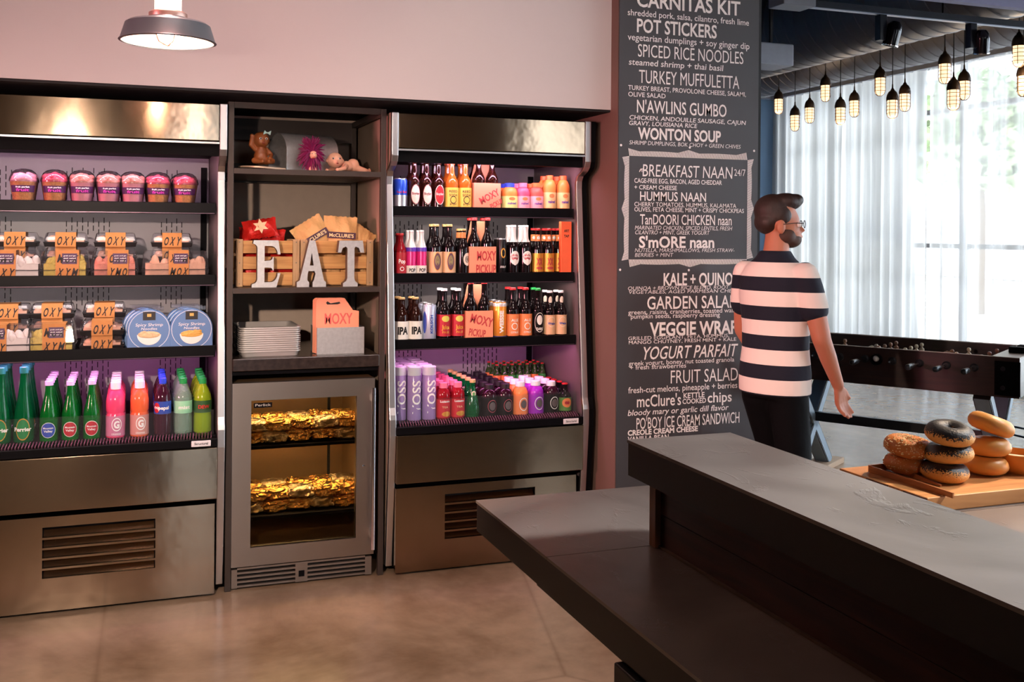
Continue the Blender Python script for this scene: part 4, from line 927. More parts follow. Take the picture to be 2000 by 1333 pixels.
# ------------------------------------------------------------------ blue noodle bowls standing on edge
NB = mat('bowl_blue', (92, 128, 176), .45, noise=(8, .08)); NRIM = mat('bowl_rim', (206, 214, 226), .3); NOOD = mat('noodles', (236, 196, 150), .5, noise=(70, .35), bump=(60, .8, .01)); NOOD2 = mat('yellow_noodles', (238, 176, 90), .5, noise=(70, .4), bump=(60, .8, .01)); NBW = mat('bowl_white', (240, 232, 224), .4)
def noodle(food, name, seed):
    t = bpy.data.objects.new('noodle_bowl_carton', None); COL.objects.link(t); t.empty_display_size = .03
    r, zc = .083, .077
    poly = [(-.083, 0), (.083, 0), (.083, .06)] + [(r * math.cos(a), zc + r * math.sin(a)) for a in [(-.15 + i * (PI + .3) / 22) for i in range(23)]] + [(-.083, .06)]
    M().prism(poly, 0, .05).build('sleeve', NB, t, bevel=.002)
    m = M()
    def ring(cx, cz, ra, rb, y, n=32):
        vs = []
        for k in range(n):
            a = 2 * PI * k / n; vs += [(cx + ra * math.cos(a), y, cz + ra * math.sin(a)), (cx + rb * math.cos(a), y, cz + rb * math.sin(a))]
        return vs, [(2 * k, 2 * ((k + 1) % n), 2 * ((k + 1) % n) + 1, 2 * k + 1) for k in range(n)]
    v, f = ring(0, zc, .079, .0765, -.001); m.add(v, f); m.build('rim_line', NRIM, t, recalc=False)
    m = M(); vs = [(.046 * math.cos(PI + PI * k / 16), -.0012, zc - .018 + .042 * math.sin(PI + PI * k / 16)) for k in range(17)]; m.add(vs, [tuple(range(17))]); m.build('printed_bowl', NBW, t, recalc=False)
    m = M(); m.ball((0, -.002, zc - .018), (.043, .003, .014), 16, 8); random.seed(seed)
    for k in range(14): m.ball((random.uniform(-.034, .034), -.003, zc - .018 + random.uniform(-.006, .012)), (.009, .003, .005), 8, 6)
    m.build('printed_food', food, t)
    M().box(-.024, .024, -.0015, -.0005, zc + .040, zc + .074).build('badge', mat('badge_black', (34, 30, 30), .5), t)
    m = M(); text_flat(m, 'Spicy Shrimp', -.052, zc + .016, .104, .012, -.0016, .0, .15); text_flat(m, 'Noodles', -.03, zc + .001, .06, .010, -.0016, 0, .15); m.build('print', INKW, t, recalc=False)
    m = M(); m.box(-.008, .008, -.0022, -.0014, zc + .054, zc + .066); m.build('badge_mark', L('gold_ink', (206, 170, 90)), t)
    M().box(-.055, .055, .012, .046, .155, .170).build('top_tab', CLEARP, t)
    return t
nA, nB = noodle(NOOD, 'a', 1), noodle(NOOD2, 'b', 2)
gN = 'blue noodle bowls on the third shelf'
for px, src, d in ((291, nA, 'pale noodles'), (374, nB, 'yellow noodles')):
    for row in (0, 1, 2):
        x = onY(px, 678, Yf + .02).x - row * .010; y = Yf + .02 + row * .062
        lab = 'blue round-topped bowl carton showing %s, %s' % (d, ('front of its line', 'second in its line', 'third in its line')[row])
        o = src if row == 0 else dup(src, (0, 0, 0), 0, lab); o.location = (x, y, z3_); tag(o, lab, 'carton', gN)

# ------------------------------------------------------------------ shelf unit between the coolers
FY = 4.33; XL, XR = .349, 1.006; TB = .024
S1, S2, GR = 1.729, 1.238, .949
un = thing('shelf_unit', 'dark bronze steel shelf unit with stone counter between the two coolers', 'shelf unit', ((XL + XR) / 2, FY, 0))
TU = Matrix.Translation((-(XL + XR) / 2, -FY, 0))
def U(m, nm, mt, par=None, **k): m.v = [tuple(TU @ Vector(v)) for v in m.v]; return m.build(nm, mt, par or un, **k)
XI0, XI1 = XL + TB, XR - TB
for x in (XL, XI1):
    U(M().box(x, x + TB, FY, FY + TB, .0, 2.0), 'post', BRONZE, bevel=.002); U(M().box(x, x + TB, 4.97, 4.97 + TB, .0, 2.0), 'post', BRONZE, bevel=.002)
U(M().box(XI0, XI1, FY, FY + TB, 1.975, 2.0), 'rail', BRONZE); U(M().box(XI0, XI1, 4.97, 4.97 + TB, 1.90, 2.0), 'rail', BRONZE)
for x in (XL, XI1): U(M().box(x, x + TB, FY + TB, 4.97, 1.975, 2.0), 'rail', BRONZE)
SHB = mat('bronze_shelf', (58, 48, 42), .5, .2)
for z, nm in ((S1, 'shelf'), (S2, 'shelf')):
    s = U(M().box(XI0, XI1, FY + TB, 4.97, z - .022, z), nm, SHB)
    U(M().box(XI0, XI1, FY, FY + TB, z - .022, z), 'shelf_rail', BRONZE, s)
    U(M().box(XI0, XI1, 4.97, 4.97 + TB, z - .03, z + .06), 'shelf_rail', BRONZE, s)
U(M().box(XI0, XI1, FY - .004, 4.97, GR - .052, GR), 'stone_counter', mat('dark_granite', (44, 36, 32), .25, noise=(45, .9)), bevel=.004)
U(M().box(XI0, XI1, FY + .02, 4.95, GR - .07, GR - .052), 'under_rail', BLACK)

def doll_mesh(pose):
    m = M()
    if pose == 'sit':
        m.ball((0, 0, .035), (.030, .026, .034)); m.ball((0, -.002, .058), (.026, .022, .028))
        m.ball((0, -.004, .108), (.036, .034, .036)); m.ball((0, -.018, .098), (.026, .020, .020)); m.ball((0, -.038, .103), (.005, .005, .004))
        for s in (-1, 1): m.ball((s * .036, 0, .104), (.006, .006, .009))
        m.cap([(-.026, -.002, .068), (-.045, -.004, .085), (-.040, -.004, .118)], [.011, .010, .008]); m.ball((-.040, -.005, .124), .0095)
        m.cap([(.026, -.002, .066), (.044, -.008, .045), (.034, -.030, .030)], [.011, .010, .008]); m.ball((.030, -.034, .028), .009)
        for s in (-1, 1): m.cap([(s * .018, -.010, .018), (s * .040, -.038, .016), (s * .020, -.058, .012)], [.016, .013, .009]); m.ball((s * .014, -.062, .014), (.009, .012, .010))
    else:
        m.ball((0, .03, .030), (.026, .032, .024)); m.ball((0, .066, .036), (.028, .028, .030))
        m.ball((0, -.034, .052), (.034, .035, .035)); m.ball((.013, -.042, .046), (.022, .022, .020)); m.ball((.034, -.050, .047), (.005, .005, .004))
        for s in (-1, 1):
            m.ball((s * .015, -.034 + s * .031, .050), (.007, .007, .009))
            m.cap([(s * .022, .010, .030), (s * .040, -.014, .018), (s * .036, -.040, .010)], [.010, .010, .008]); m.ball((s * .036, -.048, .010), .009)
            m.cap([(s * .016, .080, .022), (s * .026, .112, .014), (s * .020, .136, .012)], [.015, .012, .009]); m.ball((s * .020, .142, .014), (.009, .009, .013))
    return remesh(m, .0028, 3)
def eyes(par, c, sep, y, z, r, skin):
    for s in (-1, 1):
        e = M().ball((c + s * sep, y, z), (r, r * .5, r * .85), 10, 7).build('eye', mat('doll_eye_white', (226, 214, 206), .2), par)
        M().ball((c + s * sep, y - r * .42, z - .0005), (r * .55, r * .2, r * .6), 10, 7).build('iris', mat('doll_iris', (40, 24, 20), .15), e)
    M().ball((c, y - .002, z - .019), (.008, .003, .0028), 10, 6).build('mouth', mat('doll_lip_' + skin, (150, 52, 44), .4), par)
SKB = mat('brown_vinyl', (150, 84, 44), .38, noise=(20, .06), sss=.1); SKP = mat('pink_vinyl', (236, 176, 148), .38, noise=(20, .05), sss=.1)
def P3(px, py, Y): return onY(px, py, Y)
# mailbox with its door down
mb = P3(598, 328, 4.52)
mx = thing('mailbox', 'galvanised mailbox lying open on the top shelf of the bronze unit', 'mailbox', (.685, 4.575, S1), R(20), None)
arch = lambda r, h: [(-r, 0), (r, 0), (r, h)] + [(r * math.cos(PI * k / 14), h + r * math.sin(PI * k / 14)) for k in range(1, 14)] + [(-r, h)]
o_, i_ = arch(.085, .085), arch(.081, .083)
m = M(); n = len(o_); vs = []
for x in (-.12, .13): vs += [(x, a, b_) for a, b_ in o_] + [(x, a, b_ + .002) for a, b_ in i_]
fs = []
for k in range(n):
    j = (k + 1) % n
    fs += [(k, j, 2 * n + j, 2 * n + k), (n + k, 3 * n + k, 3 * n + j, n + j), (k, n + k, n + j, j)]
m.add(vs, fs, 0, True)
m.build('shell', GALV, mx, ang=30)
M().prism(arch(.084, .084), .128, .133, 'yz').build('end_cap', GALV, mx)
m = M(); q = arch(.086, .085); m.prism([(a, b_) for a, b_ in q], -.004, .004, 'yz'); m.v = [(-.124 - v[2] * .98, v[1], .008 + v[0] + v[2] * .04) for v in m.v]
m.build('door', mat('door_pale', (206, 176, 150), .45, .4), mx, bevel=.001)
M().box(-.03, .0, -.0875, -.0855, .055, .092).build('badge', mat('mailbox_badge', (170, 160, 156), .4, .6), mx)
me = doll_mesh('sit')
d1 = thing('baby_doll', 'brown baby doll sitting on the mailbox door with one arm raised', 'doll', (.0, 0, 0))
pd = P3(509, 315, 4.53); d1.location = (pd.x, 4.53, S1 + .027); d1.rotation_euler = (0, 0, R(12))
place_mesh(me, 'body', SKB, d1); eyes(d1, 0, .0125, -.036, .112, .006, 'b')
m = M(); 
for s in (-1, 1): m.prism([(.018, .138), (.018 + s * .014 + .004, .148), (.018 + s * .016 - .002, .129)], -.030, -.024)
m.ball((.018, -.027, .138), .004); m.build('bow', mat('mint_bow', (206, 240, 232), .5), d1)
me = doll_mesh('prone')
d2 = thing('baby_doll', 'pale pink baby doll lying on its front at the end of the top shelf', 'doll')
pd = P3(668, 331, 4.47); d2.location = (pd.x, 4.49, S1 + .001); d2.rotation_euler = (0, 0, R(-62))
place_mesh(me, 'body', SKP, d2)
for an in (-50, -4):
    q = R(an); dv = Vector((math.cos(q), math.sin(q), 0)); c_ = Vector((0, -.034, .059)) + dv * .0335
    e = M().ball(c_, .0052, 10, 7).build('eye', mat('doll_eye_white', (226, 214, 206), .2), d2)
    M().ball(c_ + dv * .0034, .0031, 10, 7).build('iris', mat('doll_iris', (40, 24, 20), .15), e)
M().ball((.0335, -.047, .038), (.004, .006, .0026), 10, 6).build('mouth', mat('doll_lip_p', (150, 52, 44), .4), d2)
d3 = thing('fuzzy_doll', 'small doll with a wild magenta mane leaning on the mailbox', 'doll'); pd = P3(606, 327, 4.43); d3.location = (pd.x, 4.42, S1)
m = M(); m.ball((.01, -.004, .07), (.018, .016, .018)); m.ball((.008, .004, .03), (.012, .012, .028)); m.ball((.012, -.020, .066), (.005, .004, .004))
for s in (-1, 1): m.cap([(s * .008 + .008, .002, .014), (s * .010 + .008, -.006, .006)], [.008, .007])
place_mesh(remesh(m, .003, 2), 'body', SKP, d3)
eyes(d3, .01, .0065, -.017, .075, .003, 'p')
m = M(); random.seed(3)
for k in range(330):
    a = random.uniform(0, 2 * PI); b_ = random.uniform(-.9, 1.25)
    b_ = random.uniform(-1.35, 1.3); d = Vector((math.cos(a) * math.cos(b_) * .8, math.sin(a) * math.cos(b_) * .6, math.sin(b_)))
    if d.y < -.12 and abs(d.x - .08) < .42 and abs(d.z) < .55: continue
    p = Vector((.004, .006, .072)) + d * .012; L_ = random.uniform(.042, .072) * (1.2 if d.z > .5 else 1)
    m.tube([p, p + d * L_ * .5 + Vector((0, 0, .006)), p + d * L_ + Vector((0, 0, -.008))], [.006, .005, .0008], 5)
m.build('mane', mat('magenta_fluff', (118, 10, 72), .6, noise=(60, .3)), d3)

# ------------------------------------------------------------------ crates, letters, bags
def crate(x0, x1, y0, h, label):
    t = thing('wooden_crate', label, 'crate', ((x0 + x1) / 2, y0, S2), 0, 'pine crates on the middle shelf'); w = (x1 - x0) / 2; D = .20
    for s in (-1, 1):
        for y in (0, D - .012): M().box(min(s * w, s * (w - .028)), max(s * w, s * (w - .028)), y, y + .012, 0, h).build('corner_post', CRATEF, t, bevel=.001)
    n = 3; sh = (h - .012 - 2 * .014) / n
    for i in range(n):
        z = .006 + i * (sh + .014)
        for y in (.012, D - .020): M().box(-w + .002, w - .002, y, y + .008, z, z + sh).build('slat', CRATEW, t, bevel=.001)
        for s in (-1, 1): M().box(min(s * w, s * (w - .008)) , max(s * w, s * (w - .008)), .021, D - .021, z, z + sh).build('side_slat', CRATEW, t)
    M().box(-w + .009, w - .009, .022, D - .022, .002, .010).build('bottom_board', CRATEW, t)
    for s in (-1, 1):
        for z in (.012, h / 2, h - .012): M().lathe([(0, 0), (.0028, .0005), (.0028, .001)], 8, mi=0, xf=Matrix.Translation((s * (w - .014), 0, z)) @ Matrix.Rotation(R(90), 4, 'X')).build('nail', mat('nail_grey', (120, 112, 104), .4, .6), t)
    return t
CY0 = 4.44; ch = onY(590, 468, CY0).z - S2
cx0, cx1, cx2 = onY(461, 500, CY0).x, onY(586, 500, CY0).x, onY(729, 500, CY0).x
crate(cx0, cx1 - .002, CY0, ch, 'pine crate of red snack bags behind the letter E')
crate(cx1 + .002, cx2, CY0, ch, 'pine crate of tan chip bags behind the letters A and T')
LETF = mat('letter_side', (92, 78, 66), .5, .3)
def letter(name, label, poly, holes, px0, px1, y, lean, depth=.045):
    x0, x1 = onY(px0, 500, y).x, onY(px1, 500, y).x; H = onY(600, 470, y).z - S2
    t = thing('metal_letter', label, 'letter', ((x0 + x1) / 2, y, S2), R(lean), 'galvanised letters spelling EAT'); w = x1 - x0
    def ex(polyset, d0, d1, nm, mt, bev=0):
        bm = bmesh.new()
        def loop(P, d): return [bm.verts.new(((a - .5) * w, d, b_ * H)) for a, b_ in P]
        me = bpy.data.meshes.new(nm); edges = []
        rings = []
        for P in polyset:
            v = loop(P, d0); rings.append(v); edges += [bm.edges.new((v[i], v[(i + 1) % len(v)])) for i in range(len(v))]
        bmesh.ops.triangle_fill(bm, use_beauty=True, use_dissolve=False, edges=edges)
        g_ = bmesh.ops.extrude_face_region(bm, geom=bm.faces[:]); vv = [q for q in g_['geom'] if isinstance(q, bmesh.types.BMVert)]
        bmesh.ops.translate(bm, verts=vv, vec=(0, d1 - d0, 0)); bmesh.ops.recalc_face_normals(bm, faces=bm.faces); bm.to_mesh(me); bm.free()
        o = bpy.data.objects.new(nm, me); COL.objects.link(o); o.parent = t; me.materials.append(mt); return o
    ex([poly] + holes, -.0015, 0, 'face', GALV); ex([poly] + holes, 0, depth, 'side_return', LETF)
    return t
def arcs(cx, cy, rx, ry, a0, a1, n=6): return [(cx + rx * math.cos(R(a0 + (a1 - a0) * i / n)), cy + ry * math.sin(R(a0 + (a1 - a0) * i / n))) for i in range(n + 1)]
E_ = [(0, 0), (.86, 0), (1, .30), (.90, .30)] + arcs(.66, .30, .24, .19, 0, -90)[1:] + [(.44, .11), (.44, .42), (.56, .42)] + arcs(.62, .36, .10, .06, 90, 0)[1:] + [(.76, .36), (.76, .64), (.72, .64)] + arcs(.62, .64, .10, .07, 0, -90)[1:] + [(.44, .56), (.44, .88), (.66, .88)] + arcs(.66, .70, .24, .18, 90, 0)[1:] + [(1, .70), (.92, 1), (.06, 1), (.04, .93)] + arcs(.06, .82, .13, .10, 90, 0)[1:] + [(.19, .18)] + arcs(.05, .18, .14, .10, 0, -90)[1:] + [(0, .06)]
A_ = [(0, 0), (.42, 0), (.42, .10), (.36, .14), (.37, .28), (.40, .34), (.60, .34), (.64, .28), (.58, .14), (.54, .10), (.54, 0), (1, 0), (1, .10), (.93, .14), (.62, 1), (.42, 1), (.10, .14), (0, .10)]
A_h = [(.44, .46), (.57, .46), (.505, .74)]
T_ = [(.20, 0), (.76, 0), (.76, .07)] + [(.66, .12), (.63, .18), (.63, .84), (.68, .87), (.80, .84), (.86, .74), (1, .74), (.95, 1), (.05, 1), (0, .74), (.12, .74), (.18, .84), (.30, .87), (.36, .84), (.36, .18), (.32, .12), (.20, .07)]
letter('E', 'galvanised metal letter E leaning on the pine crate', E_, [], 492, 548, 4.375, 0)
letter('A', 'galvanised metal letter A between the E and the T', A_, [A_h], 580, 637, 4.375, 0)
letter('T', 'galvanised metal letter T beside the narrow cooler post', T_, [], 660, 711, 4.375, 0)
RB = mat('red_foil_bag', (206, 36, 30), .32, .15, noise=(20, .2), bump=(22, .8, .02)); TBG = mat('tan_paper_bag', (222, 172, 112), .6, noise=(20, .12), bump=(26, .7, .015))
def bag(name, label, mt, px, py, y, w, h, tilt, text=None, grp=None, lean=0, star=False, ink=INKB):
    p = onY(px, py, y); t = thing(name, label, 'snack bag', (p.x, y, p.z), 0, grp); t.rotation_euler = (R(lean), R(tilt), 0)
    m = M(); nu, nv = 14, 12; vs, fs = [], []
    random.seed(int(px))
    for side in (-1, 1):
        for j in range(nv + 1):
            for i in range(nu + 1):
                u, v = i / nu * 2 - 1, j / nv * 2 - 1
                th = max(0, (1 - abs(u) ** 3) * (1 - abs(v) ** 2.4)) * .032
                vs.append((u * w / 2 * (1 - .05 * (1 - v * v)), side * (th + .0008) + .004 * math.sin(9 * u + 3 * v), v * h / 2 + (random.uniform(-.003, .003) if abs(v) < 1 else .002 * math.sin(i * 3))))
    K = (nu + 1) * (nv + 1)
    for q in (0, 1):
        for j in range(nv):
            for i in range(nu):
                a = q * K + j * (nu + 1) + i; f = (a, a + 1, a + nu + 2, a + nu + 1); fs.append(f if q == 0 else f[::-1])
    m.add(vs, fs, 0, True); m.build('bag_body', mt, t, ang=60)
    if text:
        m = M().box(-w * .42, w * .42, -.0375, -.036, -h * .06 - .014, -h * .06 + .014); b_ = m.build('name_band', mat('band_plum', (66, 30, 50), .5), t)
        m = M(); text_flat(m, text, -w * .36, -h * .06 - .008, w * .72, .015, -.0380, .02); m.build('print', mat('band_cream', (240, 214, 160), .6), t, recalc=False)
    if star:
        m = M(); m.add([(.034 * (1 if k % 2 else .5) * math.cos(k * PI / 6), -.036, .034 * (1 if k % 2 else .5) * math.sin(k * PI / 6)) for k in range(12)], [tuple(range(12))]); m.build('print', mat('bag_flash', (240, 190, 150), .6, noise=(60, .3)), t, recalc=False)
bag('snack_bag', 'red snack bag tipped up on top of another red bag', RB, 508, 447, 4.50, .145, .085, -9, None, 'snack bags in the crates', -18, True)
bag('snack_bag', 'lower red snack bag lying across the crate behind the E', RB, 512, 463, 4.56, .20, .075, 3, None, 'snack bags in the crates', -10)
bag('chip_bag', 'tan chip bag tilted sharply above the letter A', TBG, 612, 462, 4.53, .15, .15, -32, "McCLURE'S", 'snack bags in the crates', -8)
bag('chip_bag', 'tan chip bag standing upright above the letter T', TBG, 664, 458, 4.53, .15, .16, 3, "McCLURE'S", 'snack bags in the crates', -8)
bag('chip_bag', 'tan chip bag leaning at the crate corner by the narrow cooler', TBG, 700, 470, 4.58, .12, .13, 34, None, 'snack bags in the crates', -8)
for i, (px, mt, l) in enumerate(((500, RB, 'red snack bag low inside the crate, seen between the slats beside E'), (548, RB, 'red snack bag low inside the crate, seen between the slats near A'), (640, TBG, 'tan chip bag low inside the crate, seen between slats beside A'), (692, TBG, 'tan chip bag low inside the crate, seen between slats beside T'))):
    bag('snack_bag' if mt is RB else 'chip_bag', l, mt, px, 520, 4.52, .13, .13, 0, None, 'snack bags in the crates', -6)

# ------------------------------------------------------------------ tray stack and carton bin
PAN = mat('aluminium_pan', (206, 200, 194), .34, .45, noise=(20, .08))
def pan_mesh(w, d, h):
    m = M()
    def rr(w_, d_, r_, z, n=5):
        out = []
        for cx, cy, a0 in ((w_ / 2 - r_, d_ / 2 - r_, 0), (-w_ / 2 + r_, d_ / 2 - r_, 90), (-w_ / 2 + r_, -d_ / 2 + r_, 180), (w_ / 2 - r_, -d_ / 2 + r_, 270)):
            for k in range(n + 1): a = R(a0 + 90 * k / n); out.append((cx + r_ * math.cos(a), cy + r_ * math.sin(a), z))
        return out
    loops = [rr(w - .026, d - .026, .018, .0), rr(w - .008, d - .008, .022, h), rr(w, d, .026, h + .001), rr(w, d, .026, h - .004), rr(w - .004, d - .004, .024, h - .002), rr(w - .014, d - .014, .02, h - .002), rr(w - .030, d - .030, .016, .0015)]
    n = len(loops[0]); vs = [v for l in loops for v in l]; fs = [tuple(range(n))[::-1], tuple((6 * n + k) for k in range(n))]
    for i in range(6):
        for k in range(n): j = (k + 1) % n; fs.append((i * n + k, i * n + j, (i + 1) * n + j, (i + 1) * n + k))
    return m.add(vs, fs, 0, True)
pp = onY(526, 695, 4.41); pw = onY(586, 690, 4.41).x - onY(466, 690, 4.41).x
nm_ = ['bottom', 'second', 'third', 'fourth', 'fifth', 'sixth', 'seventh', 'eighth', 'ninth', 'tenth', 'eleventh', 'top']
tray = None
for k in range(12):
    z = GR + .0005 + k * .0088; loc = (pp.x, 4.36 + .16, z)
    lab = ('aluminium sheet pan at the %s of the pan stack on the stone counter' % nm_[k]) if k in (0, 11) else 'aluminium sheet pan, %s up from the stone counter in the stack' % nm_[k]
    if tray is None: tray = pan_mesh(pw, .30, .024).build('sheet_pan', PAN, ang=40); tray.location = loc; o = tray
    else: o = tray.copy(); COL.objects.link(o); o.location = loc
    o.rotation_euler = (0, 0, R(random.uniform(-.6, .6))); tag(o, lab, 'tray', 'sheet pans stacked on the stone counter')
b0, b1 = onY(619, 694, 4.39), onY(711, 692, 4.39); bh = onY(660, 640, 4.39).z - GR; bw = b1.x - b0.x
m = M(); th = .002; w = bw / 2; D = .17
m.box(-w, w, 0, th, 0, bh); m.box(-w, w, D - th, D, 0, bh); m.box(-w, -w + th, th, D - th, 0, bh); m.box(w - th, w, th, D - th, 0, bh); m.box(-w + th, w - th, th, D - th, 0, th)
bn = m.build('metal_bin', GALV, loc=((b0.x + b1.x) / 2, 4.39, GR)); tag(bn, 'low galvanised bin holding coral carriers on the stone counter', 'bin')
def flat_carrier(x, y, label, rz):
    t = thing('folded_carrier', label, 'carton', (x, y, GR + .003), R(rz), 'folded coral carriers in the bin')
    W_, H_ = .185, .235
    poly = [(-W_ / 2, 0), (W_ / 2, 0), (W_ / 2, .178), (W_ * .36, .182), (W_ * .16, .235), (-W_ / 2 + .01, .235), (-W_ / 2, .225)]
    m = M().prism(poly, 0, .004); m.build('card', CARTON, t)
    m = M(); text_flat(m, 'MOXY', -.055, .125, .12, .045, -.0006, .02); m.build('print', mat('faded_ink', (206, 92, 84), .7), t, recalc=False)
    m = M(); m.prism([(-.05 + .03 * 0, .215), (-.045, .208), (.0, .208), (.012, .212), (.008, .219), (-.03, .213), (-.044, .222)], -.0008, -.0003); m.build('handle_slot', INKB, t, recalc=False)
cxm = (b0.x + b1.x) / 2
flat_carrier(cxm - .012, 4.405, 'folded coral carrier at the front of the bin with faded letters', 0); flat_carrier(cxm - .017, 4.420, 'folded coral carrier in the middle of the bin', -1.5); flat_carrier(cxm - .020, 4.435, 'folded coral carrier at the back of the bin', -3)

# ------------------------------------------------------------------ glass-door undercounter fridge
fr_ = thing('undercounter_fridge', 'glass-door steel fridge of foil packets under the stone counter', 'fridge', ((XI0 + XI1) / 2, FY, 0)); 
DX0, DX1, DZ0, DZ1 = .374, .964, .096, .848
def G_(m, nm, mt, par=None, **k):
    T = Matrix.Translation((-(XI0 + XI1) / 2, -FY, 0)); m.v = [tuple(T @ Vector(v)) for v in m.v]; return m.build(nm, mt, par or fr_, **k)
INNER = mat('fridge_liner', (150, 118, 84), .35, .6, noise=(10, .12))
m = M(); b0y, b1y = FY + .045, 4.93
m.box(DX0, DX0 + .03, b0y, b1y, .10, .846); m.box(DX1 - .03, DX1, b0y, b1y, .10, .846); m.box(DX0 + .03, DX1 - .03, b0y, b1y, .835, .846); m.box(DX0 + .03, DX1 - .03, b0y, b1y, .10, .14); m.box(DX0 + .03, DX1 - .03, b1y - .03, b1y, .14, .835)
G_(m, 'cabinet', INNER)
gx0, gx1 = onY(490, 900, FY).x, onY(696, 900, FY).x; gz0, gz1 = onY(490, 1071, FY).z, onY(490, 783.5, FY).z
m = M(); m.box(DX0, gx0, FY, FY + .04, DZ0, DZ1); m.box(gx1, DX1, FY, FY + .04, DZ0, DZ1); m.box(gx0, gx1, FY, FY + .04, DZ0, gz0); m.box(gx0, gx1, FY, FY + .04, gz1, DZ1)
dr = G_(m, 'door', STEEL2, uv=True)
G_(M().box(gx0, gx1, FY + .012, FY + .018, gz0, gz1), 'glass', clear('fridge_glass', (216, 210, 196), .12, .03), dr)
m = M(); hx = onY(725, 900, FY).x; m.tube([(hx, FY - .045, onY(725, 1068, FY).z), (hx, FY - .045, onY(725, 755, FY).z)], .009, 12)
for z in (onY(725, 1040, FY).z, onY(725, 775, FY).z): m.bar((hx, FY - .045, z), (hx, FY, z), .018, .03)
G_(m, 'handle', CHROME, dr)
G_(M().lathe([(0, 0), (.006, 0), (.006, .004), (0, .005)], 12, xf=Matrix.Translation((onY(710, 911, FY).x, FY, onY(710, 911, FY).z)) @ Matrix.Rotation(R(90), 4, 'X')), 'lock', CHROME, dr)
q0, q1 = onY(496, 798, FY), onY(532, 787, FY)
G_(M().box(q0.x, q1.x, FY + .006, FY + .011, q0.z, q1.z), 'name_plate', BLACK, dr)
G_(text_flat(M(), 'Perlick', q0.x + .006, q0.z + .006, (q1.x - q0.x) * .85, .010, FY + .0055, .01), 'name_print', mat('plate_silver', (190, 186, 180), .4, .5), dr, recalc=False)
GRM = mat('grille_steel', (150, 138, 128), .4, .9)
m = M(); gz = .085
m.box(DX0 + .002, DX0 + .025, FY + .006, FY + .03, .008, gz); m.box(DX1 - .035, DX1 - .008, FY + .006, FY + .03, .008, gz); m.box(.635, .685, FY + .006, FY + .03, .008, gz)
for k in range(5): m.box(DX0 + .025, DX1 - .035, FY + .008, FY + .028, .010 + k * .018, .018 + k * .018)
gr_ = G_(m, 'toe_grille', GRM)
G_(M().box(.648, .672, FY + .0045, FY + .006, .03, .055), 'grille_switch', BLACK, gr_); G_(M().box(DX0 + .01, DX1 - .02, FY + .032, FY + .04, .005, .095), 'grille_backing', BLACKM, gr_)
zA, zB = onY(590, 862, FY + .10).z - .004, onY(590, 998, FY + .10).z
for z in (zA, zB):
    m = M(); m.box(DX0 + .032, DX1 - .032, FY + .06, FY + .07, z - .012, z); m.box(DX0 + .032, DX1 - .032, FY + .07, 4.88, z - .006, z); G_(m, 'fridge_shelf', BLACK)
m = M()
for k in range(5):
    for j in range(4): m.box(.43 + j * .11, .52 + j * .11, 4.896, 4.90, .50 + k * .018, .508 + k * .018)
G_(m, 'vent', BLACKM)
m = M().box(.862, .874, 4.89, 4.90, .15, .82); G_(m, 'shelf_track', BLACKM)
area('fridge_light_lower', (.66, 4.45, zA - .016), (.66, 4.55, .2), .4, .03, 6, (1, .72, .42))  # added beneath the upper shelf to brighten the lower packets
area('fridge_light', (.66, 4.50, .832), (.66, 4.55, .5), .4, .08, 7, (1, .74, .46))
FOIL = mat('gold_foil', (226, 170, 92), .26, .92, noise=(18, .25), bump=(40, 1.0, .02)); FOIL2 = mat('silver_gold_foil', (206, 176, 130), .28, .92, noise=(18, .3), bump=(44, 1.0, .02))
def packet(seed):
    random.seed(seed); m = M(); n1, n2 = 20, 11
    q = M().lathe([(math.sin(PI * i / n2), -math.cos(PI * i / n2)) for i in range(n2 + 1)], n1)
    vs = []
    for x, y, z in q.v:
        e = lambda a, p: math.copysign(abs(a) ** p, a)
        k = 1 + random.uniform(-.15, .12)
        vs.append((e(x, .6) * .058 * k, e(y, .6) * .05 * k, e(z, .75) * .026 * k))
    vs[0] = vs[0]
    m.add(vs, q.f, 0, False)
    for s in (-1, 1):
        for j in range(3): m.prism([(s * .048, -.006 + j * .003), (s * random.uniform(.062, .078), random.uniform(.004, .026)), (s * .05, .012)], -.03 + j * .022, -.012 + j * .022)
    return m
pk = [packet(11), packet(12), packet(13)]; pks = []
for li, zz in enumerate((zA, zB)):
    for lay in (0, 1):
        for dy in range(2):
            for i in range(5):
                v = (i + lay + dy + li) % 3
                x = .458 + i * .101 + lay * .012 + random.uniform(-.004, .004); x = min(x, .868)
                lab = '%s foil packet from the hinge side, %s layer, %s row, %s fridge shelf' % (nth[i], ('lower', 'upper')[lay], ('front', 'rear')[dy], ('upper', 'lower')[li])
                loc = (x, FY + .145 + dy * .125 + random.uniform(-.005, .005), zz + .0265 + lay * .050)
                if v >= len(pks): o = pk[v].build('foil_packet', (FOIL, FOIL2, FOIL)[v], recalc=True, ang=25); pks.append(o)
                elif False: pass
                else: o = pks[v].copy(); COL.objects.link(o)
                o.location = loc; o.rotation_euler = (R(random.uniform(-4, 4)), R(random.uniform(-5, 5)), R(random.uniform(-12, 12)))
                tag(o, lab, 'packet', 'foil packets in the glass-door fridge')

